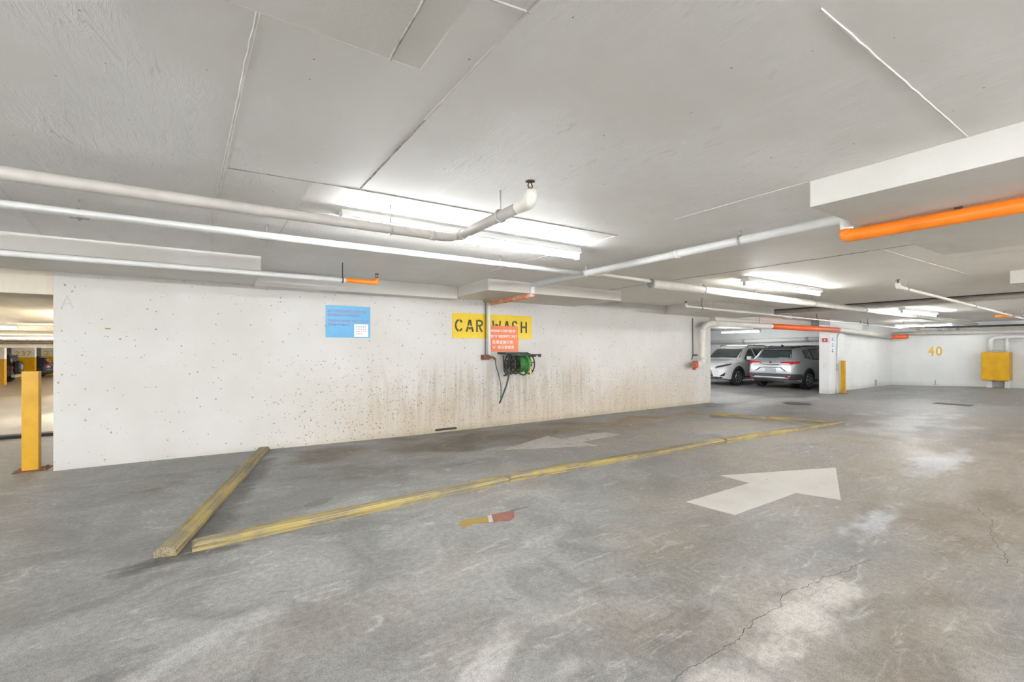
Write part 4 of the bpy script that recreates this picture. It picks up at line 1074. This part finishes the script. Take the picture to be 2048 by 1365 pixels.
def patch(fn, corners, nu=8, nv=6, th=0.012):
    """panel over bilinear corners (4 2D points), fn -> 3D point and outward unit vector"""
    b = bmesh.new(); A = []; Bk = []
    for i in range(nu + 1):
        ra, rb = [], []
        for j in range(nv + 1):
            u, v = i / nu, j / nv
            p = [(1 - u) * (1 - v) * corners[0][k] + u * (1 - v) * corners[1][k] + u * v * corners[2][k] + (1 - u) * v * corners[3][k] for k in (0, 1)]
            q, nrm = fn(*p)
            ra.append(b.verts.new(q + nrm * th * 0.5)); rb.append(b.verts.new(q - nrm * th))
        A.append(ra); Bk.append(rb)
    for i in range(nu):
        for j in range(nv):
            for S in (A, Bk):
                f = b.faces.new((S[i][j], S[i + 1][j], S[i + 1][j + 1], S[i][j + 1])); f.smooth = True
    for i in range(nu):
        b.faces.new((A[i][0], A[i + 1][0], Bk[i + 1][0], Bk[i][0])); b.faces.new((A[i][nv], A[i + 1][nv], Bk[i + 1][nv], Bk[i][nv]))
    for j in range(nv):
        b.faces.new((A[0][j], A[0][j + 1], Bk[0][j + 1], Bk[0][j])); b.faces.new((A[nu][j], A[nu][j + 1], Bk[nu][j + 1], Bk[nu][j]))
    return b
def side_fn(car, sgn, off=0.0):
    return lambda x, z: (Vector((x, sgn * (car.side_y(x, z) + off), z)), Vector((0, sgn, 0.15)).normalized())
def slope_fn(car, xa, xb, nx, off=0.0):
    return lambda y, z: (Vector((car.slope_x(y, z, xa, xb) + nx * off, y, z)), Vector((nx, 0, 0.6)).normalized())
def wheel(parent, x, y, r, sgn, w=0.22, spokes=7):
    b = bmesh.new()
    lathe(b, [(r * 0.60, -w / 2), (r * 0.88, -w / 2), (r, -w / 2 + 0.035), (r, w / 2 - 0.035), (r * 0.88, w / 2), (r * 0.60, w / 2)], (x, y, r), 'y', 28, cap=True)
    t = obj('wheel', b, 'tyre', parent, local=True)
    rim = obj('rim', torus(bmesh.new(), (x, y + sgn * (w / 2 + 0.002), r), r * 0.62, 0.014, 'y', 28, 6), 'alloy', t, local=True)
    yo = y + sgn * (w / 2 + 0.006)
    for k in range(spokes):
        a = 2 * PI * k / spokes
        b = bmesh.new(); c, s_ = math.cos(a), math.sin(a)
        q = []
        for rr, ww in ((0.05, 0.032), (r * 0.62, 0.022)):
            for g in (-1, 1):
                q.append((x + c * rr - s_ * ww * g, r + s_ * rr + c * ww * g))
        prism(b, [q[0], q[1], q[3], q[2]], min(yo, yo + sgn * 0.012), max(yo, yo + sgn * 0.012), 'y')
        obj('spoke', b, 'alloy', t, local=True)
    obj('hub_cap', LT([(0.06, -0.004), (0.06, 0.014)], (x, yo, r), 'y', 14), 'alloy', t, local=True)
def finish_body(car, stations, mat, root, arch_r):
    """body shell with wheel wells cut out"""
    b = car.body(stations)
    me = bpy.data.meshes.new('body'); b.to_mesh(me); b.free()
    for p in me.polygons: p.use_smooth = True
    tmp = bpy.data.objects.new('tmp', me); COL.objects.link(tmp)
    cuts = []
    for wx in car.wheels:
        for sgn in (-1, 1):
            c = bmesh.new(); hw = car.hw(wx)
            y0, y1 = sorted((sgn * (hw - 0.28), sgn * (hw + 0.2)))
            lathe(c, [(arch_r, y0), (arch_r, y1)], (wx, 0, car.wr + 0.005), 'y', 28)
            cm = bpy.data.meshes.new('cut'); c.to_mesh(cm); c.free()
            co = bpy.data.objects.new('cut', cm); COL.objects.link(co); cuts.append(co)
            md = tmp.modifiers.new('b', 'BOOLEAN'); md.operation = 'DIFFERENCE'; md.object = co; md.solver = 'EXACT'
    dg = bpy.context.evaluated_depsgraph_get()
    me2 = bpy.data.meshes.new_from_object(tmp.evaluated_get(dg))
    me2.name = 'body'
    bpy.data.objects.remove(tmp)
    for c in cuts: bpy.data.objects.remove(c)
    me2.materials.clear(); me2.materials.append(M[mat])
    try: me2.set_sharp_from_angle(angle=R(32))
    except Exception: pass
    return link('body', me2, root, True)
def arches(car, root, arch_r, mat='cladding', sides=(-1, 1), wheels=None):
    for wx in (wheels or car.wheels):
        for sgn in sides:
            pts_o, b = [], bmesh.new(); rows = []
            for k in range(19):
                a = R(-14 + 208 * k / 18); row = []
                for rr, off in ((arch_r - 0.004, 0.012), (arch_r + 0.055, 0.014), (arch_r + 0.06, -0.02), (arch_r - 0.004, -0.10)):
                    x, z = wx + rr * math.cos(a), car.wr + rr * math.sin(a)
                    row.append(b.verts.new((x, sgn * (car.side_y(x, max(z, car.zb(x) + 0.06)) + off), max(z, car.zb(x)))))
                rows.append(row)
            for r0, r1 in zip(rows, rows[1:]):
                for k in range(4): b.faces.new((r0[k], r0[(k + 1) % 4], r1[(k + 1) % 4], r1[k]))
            b.faces.new(rows[0]); b.faces.new(rows[-1][::-1])
            obj('wheel_arch', b, mat, root, local=True)
def suv(name, label, loc, rotz, paintm, roofm, L, spec, front_detail, rear_detail, group=None):
    k = L / 4.46
    X = lambda x: x * k
    H = spec['h']; W = spec['w'] / 2
    c = Car(L,
        zt=[(0, 0.72), (X(.05), 0.80), (X(.22), 0.90), (X(.7), 1.0), (X(1.12), 1.06), (X(1.25), 1.14), (X(1.9), H - 0.06), (X(2.3), H), (X(3.2), H - 0.005), (X(3.75), H - 0.05), (X(3.98), H - 0.12), (X(4.30), 1.12), (X(4.37), 1.06), (L - 0.03, 1.0), (L, 0.93)],
        zs=[(0, 0.62), (X(.25), 0.84), (X(1.1), 0.98), (X(2.5), 1.0), (X(3.6), 1.05), (X(4.3), 1.06), (L, 0.9)],
        hw=[(0, W * .72), (X(.08), W * .84), (X(.3), W * .95), (X(.8), W), (X(3.6), W), (X(4.2), W * .95), (X(4.38), W * .90), (L, W * .84)],
        wt=[(0, W * .55), (X(.3), W * .74), (X(1.1), W * .80), (X(1.9), W * .66), (X(2.6), W * .68), (X(3.6), W * .66), (X(4.1), W * .64), (X(4.32), W * .76), (L, W * .70)],
        zb=[(0, 0.30), (X(.4), 0.22), (X(3.9), 0.22), (L, 0.36)],
        wheels=(X(.90), X(.90) + 2.64 * k), wr=0.345)
    t = thing(name, label, 'car', loc, rotz, group)
    st = [0, .02, .05, .1, .18, .3, .45, .6, .75, .9, 1.05, 1.12, 1.18, 1.25, 1.4, 1.55, 1.7, 1.85, 2.0, 2.2, 2.5, 2.8, 3.1, 3.4, 3.6, 3.75, 3.86, 3.95, 4.02, 4.08, 4.14, 4.2, 4.26, 4.31, 4.35, 4.39]
    finish_body(c, [X(s) for s in st] + [L - 0.035, L - 0.012, L], paintm, t, 0.385)
    arches(c, t, 0.388)
    for wx in c.wheels:
        for s in (-1, 1): wheel(t, wx, s * (W - 0.115), c.wr, s)
    # sills
    for s in (-1, 1):
        obj('sill', patch(side_fn(c, s, 0.004), [(c.wheels[0] + .43, .25), (c.wheels[1] - .43, .25), (c.wheels[1] - .43, .36), (c.wheels[0] + .43, .36)], 8, 2), 'cladding', t, local=True)
    # roof skin
    rf = lambda x, y: (Vector((x, y, c.top_z(x, y) + 0.004)), Vector((0, 0, 1)))
    obj('roof', patch(rf, [(X(1.98), -W * .62), (X(3.86), -W * .60), (X(3.86), W * .60), (X(1.98), W * .62)], 10, 8, 0.010), roofm, t, local=True)
    for s in (-1, 1):
        obj('roof_rail', TB([(X(2.0), s * W * .655, c.top_z(X(2.0), W * .66) + 0.0), (X(2.1), s * W * .665, H - 0.01), (X(3.3), s * W * .655, H - 0.01), (X(3.7), s * W * .64, H - 0.08)], 0.016, 8), 'cladding', t, local=True)
        zl = 1.045
        ws = [[(X(1.42), zl), (X(2.22), zl + .01), (X(2.22), H - .135), (X(2.02), H - .15)],
              [(X(2.30), zl + .01), (X(3.12), zl + .03), (X(3.10), H - .14), (X(2.30), H - .135)],
              [(X(3.20), zl + .035), (X(3.66), zl + .10), (X(3.52), H - .17), (X(3.18), H - .145)]]
        for q in ws:
            obj('side_window', patch(side_fn(c, s, 0.003), q, 8, 6), 'glass', t, local=True)
        m = obj('mirror', BX(X(1.40), X(1.52), *sorted((s * (W + 0.02), s * (W + 0.22))), 1.03, 1.17, bev=0.03), paintm, t, local=True)
        obj('mirror_base', BX(X(1.46), X(1.53), *sorted((s * (W * .90), s * (W + 0.10))), 1.00, 1.05, bev=0.012), 'cladding', m, local=True)
        for xa in (X(2.22), X(3.14)):
            obj('door_handle', BX(xa - 0.02, xa + 0.14, *sorted((s * (W - 0.02), s * (W + 0.02))), 0.90, 0.93, bev=0.008), paintm, t, local=True)
    obj('windshield', patch(slope_fn(c, X(1.14), X(2.0), -1, 0.006), [(-W * .78, 1.10), (W * .78, 1.10), (W * .62, H - .11), (-W * .62, H - .11)], 12, 6), 'glass', t, local=True)
    rs = lambda y, z: (Vector((c.slope_x(y, z, L - 0.01, X(3.86)) + 0.006, y, z)), Vector((1, 0, .6)).normalized())
    obj('rear_window', patch(rs, [(-W * .70, 1.13), (W * .70, 1.13), (W * .58, H - .16), (-W * .58, H - .16)], 12, 6), 'glass', t, local=True)
    obj('antenna_fin', prism(bmesh.new(), [(X(3.5), H - 0.03), (X(3.66), H - 0.05), (X(3.64), H + 0.03), (X(3.60), H + 0.035)], -0.02, 0.02, 'y'), 'car_black', t, local=True)
    front_detail(c, t, W, H, X); rear_detail(c, t, W, H, X, L)
    return t
def nose(c, t, W, H, X):
    for s in (-1, 1):
        fn = lambda y, z: (Vector((front_x(c, abs(y), z) - 0.004, s * abs(y), z)), Vector((-0.9, s * 0.4, 0)).normalized())
        obj('headlight', patch(fn, [(W * .50, .69), (W * .93, .80), (W * .96, .90), (W * .56, .785)], 8, 3, 0.02), 'lamp_dark', t, local=True)
        obj('daytime_lamp', patch(fn, [(W * .55, .655), (W * .92, .72), (W * .92, .735), (W * .55, .67)], 8, 2, 0.02), 'lamp_clear', t, local=True)
        obj('bumper_vent', patch(fn, [(W * .72, .40), (W * .86, .40), (W * .90, .56), (W * .86, .50)], 4, 3, 0.02), 'car_black', t, local=True)
    fm = lambda y, z: (Vector((front_x(c, abs(y), z) - 0.006, y, z)), Vector((-1, 0, 0)))
    obj('grille', patch(fm, [(-W * .44, .38), (W * .44, .38), (W * .30, .72), (-W * .30, .72)], 8, 5, 0.02), 'car_black', t, local=True)
    obj('grille_frame', patch(fm, [(-W * .47, .36), (W * .47, .36), (W * .44, .385), (-W * .44, .385)], 8, 1, 0.03), 'chrome', t, local=True)
    obj('lower_lip', patch(fm, [(-W * .80, .30), (W * .80, .30), (W * .80, .37), (-W * .80, .37)], 10, 2, 0.03), 'cladding', t, local=True)
def front_x(c, y, z):
    """foremost x where the shell is at least y wide at height z"""
    lo, hi = 0.0, 1.0
    def inside(x):
        if z > c.zt(x) - 0.0: return False
        return c.side_y(x, z) >= y if z < c.half(x)[10][1] else c.top_z(x, y) >= z
    if inside(0): return 0.0
    for _ in range(30):
        m = (lo + hi) / 2
        if inside(m): hi = m
        else: lo = m
    return hi
def rear_x(c, y, z, L):
    lo, hi = L - 0.9, L
    def inside(x): return c.side_y(x, z) >= y and z <= c.zt(x)
    if inside(L): return L
    for _ in range(30):
        m = (lo + hi) / 2
        if inside(m): lo = m
        else: hi = m
    return lo
def tail(c, t, W, H, X, L):
    rx = lambda off: (lambda y, z: (Vector((rear_x(c, abs(y), z, L) + off, y, z)), Vector((1, 0.25 * (1 if y > 0 else -1) * (abs(y) > W * .6), 0)).normalized()))
    for s in (-1, 1):
        tl = obj('tail_light', patch(rx(0.010), [(s * W * .36, .955), (s * W * .84, .925), (s * W * .84, 1.035), (s * W * .44, 1.005)], 12, 4, 0.03), 'tail_red', t, local=True)
        obj('side_lens', patch(side_fn(c, s, 0.006), [(L - .34, .985), (L - .05, .925), (L - .05, 1.03), (L - .30, 1.02)], 10, 4, 0.02), 'tail_red', tl, local=True)
        obj('clear_lens', patch(rx(0.024), [(s * W * .38, .925), (s * W * .72, .905), (s * W * .74, .955), (s * W * .40, .96)], 8, 2, 0.02), 'lamp_clear', tl, local=True)
        obj('reflector', patch(rx(0.085), [(s * W * .66, .43), (s * W * .74, .39), (s * W * .80, .49), (s * W * .74, .52)], 4, 3, 0.03), 'tail_red', t, local=True)
        obj('plate_trim', patch(rx(0.012), [(s * W * .58, .66), (s * W * .61, .66), (s * W * .42, .80), (s * W * .36, .80)], 4, 3, 0.02), 'cladding', t, local=True)
    obj('plate_trim', patch(rx(0.012), [(-W * .40, .79), (W * .40, .79), (W * .40, .81), (-W * .40, .81)], 8, 1, 0.02), 'cladding', t, local=True)
    obj('chrome_strip', patch(rx(0.016), [(-W * .34, .895), (W * .34, .895), (W * .34, .925), (-W * .34, .925)], 8, 1, 0.02), 'chrome', t, local=True)
    obj('emblem', LT([(0.05, 0), (0.05, 0.008)], (L + 0.0, 0, .985), 'x', 16), 'chrome', t, local=True)
    obj('licence_plate', BX(L, L + 0.022, -0.19, 0.19, .62, .765, bev=0.004), 'plate', t, local=True)
    obj('bumper', patch(rx(0.045), [(-W * .97, .37), (W * .97, .37), (W * .97, .57), (-W * .97, .57)], 24, 5, 0.06), 'cladding', t, local=True)
    obj('bumper_cover', patch(rx(0.035), [(-W * .96, .565), (W * .96, .565), (W * .93, .62), (-W * .93, .62)], 20, 2, 0.05), t_paint(t), t, local=True)
    obj('skid_plate', patch(rx(0.075), [(-W * .74, .385), (W * .74, .385), (W * .58, .475), (-W * .58, .475)], 12, 2, 0.03), 'alloy', t, local=True)
    sp = obj('spoiler', BX(X(3.80), X(4.06), -W * .60, W * .60, H - 0.125, H - 0.085, bev=0.015), 'car_black', t, local=True)
    obj('muffler', BX(L - .60, L - .30, -.35, .35, .24, .34, bev=0.03), 'dark_metal', t, local=True)
def t_paint(t): return {'car_white': 'car_white'}.get(t.get('paint', ''), 'car_silver')
def none_front(*a): pass
SV = suv('silver_suv', 'silver SUV seen from behind, parked beside the white pier', (21.55, 8.68, 0.0), PI, 'car_silver', 'car_black', 4.46, {'h': 1.60, 'w': 1.83}, nose, tail)
obj('paper_sheet', BX(4.02, 4.03, 0.12, 0.30, 1.20, 1.36), 'paper_y', SV, local=True)
suv('white_suv', 'white SUV facing out of its bay beside the silver car', (16.62, 11.08, 0.0), 0.0, 'car_white', 'car_white', 4.64, {'h': 1.63, 'w': 1.85}, nose, tail)
zr = -0.67
suv('dark_car', 'dark car with red tail light parked behind the pier numbered 237', (-14.7, 46.9, zr), 0.0, 'car_navy', 'car_black', 4.46, {'h': 1.55, 'w': 1.8}, nose, tail)
# boxy off-roader with a spare wheel
t = thing('off_roader', 'dark boxy off-roader with a spare wheel on its back door', 'car', (-12.45, 40.3, zr))
def JB(n, a, m, bev=0.03): return obj(n, BX(*a, bev=bev), m, t, local=True)
body = bmesh.new()
prism(body, [(-2.0, .45), (-2.0, .95), (-1.9, 1.02), (-.75, 1.1), (-.55, 1.12), (1.95, 1.12), (1.95, .5), (1.8, .45)], -.72, .72, 'y')
obj('body', body, 'jeep', t, local=True)
prism(bmesh.new(), [(-.6, 1.1), (-.35, 1.75), (1.85, 1.75), (1.95, 1.1)], -.68, .68, 'y')
obj('hardtop', prism(bmesh.new(), [(-.6, 1.1), (-.35, 1.75), (1.85, 1.75), (1.95, 1.1)], -.68, .68, 'y'), 'car_black', t, local=True)
JB('rear_window', (1.88, 1.94, -.5, .5, 1.2, 1.62), 'glass', 0.01)
for s in (-1, 1):
    JB('side_window', (-.3, .6, *sorted((s * .675, s * .695)), 1.18, 1.62), 'glass', 0.01); JB('side_window', (.75, 1.7, *sorted((s * .675, s * .695)), 1.18, 1.62), 'glass', 0.01)
    JB('fender', (-1.75, -.75, *sorted((s * .70, s * .92)), .72, .80), 'cladding'); JB('fender', (.85, 1.85, *sorted((s * .70, s * .92)), .72, .80), 'cladding')
    JB('tail_light', (1.94, 2.0, *sorted((s * .56, s * .70)), .85, 1.05), 'tail_red', 0.01)
    wheel(t, -1.25, s * .78, .38, s, .24); wheel(t, 1.35, s * .78, .38, s, .24)
JB('rear_bumper', (1.95, 2.15, -.75, .75, .38, .55), 'steel', 0.03)
sp = obj('spare_wheel', LT([(.22, 1.98), (.36, 1.98), (.40, 2.02), (.40, 2.20), (.36, 2.24), (.22, 2.24)], (0, -.05, .98), 'x', 28), 'tyre', t, local=True)
obj('rim', LT([(.21, 2.235), (.20, 2.25), (.06, 2.26)], (0, -.05, .98), 'x', 20), 'alloy', sp, local=True)
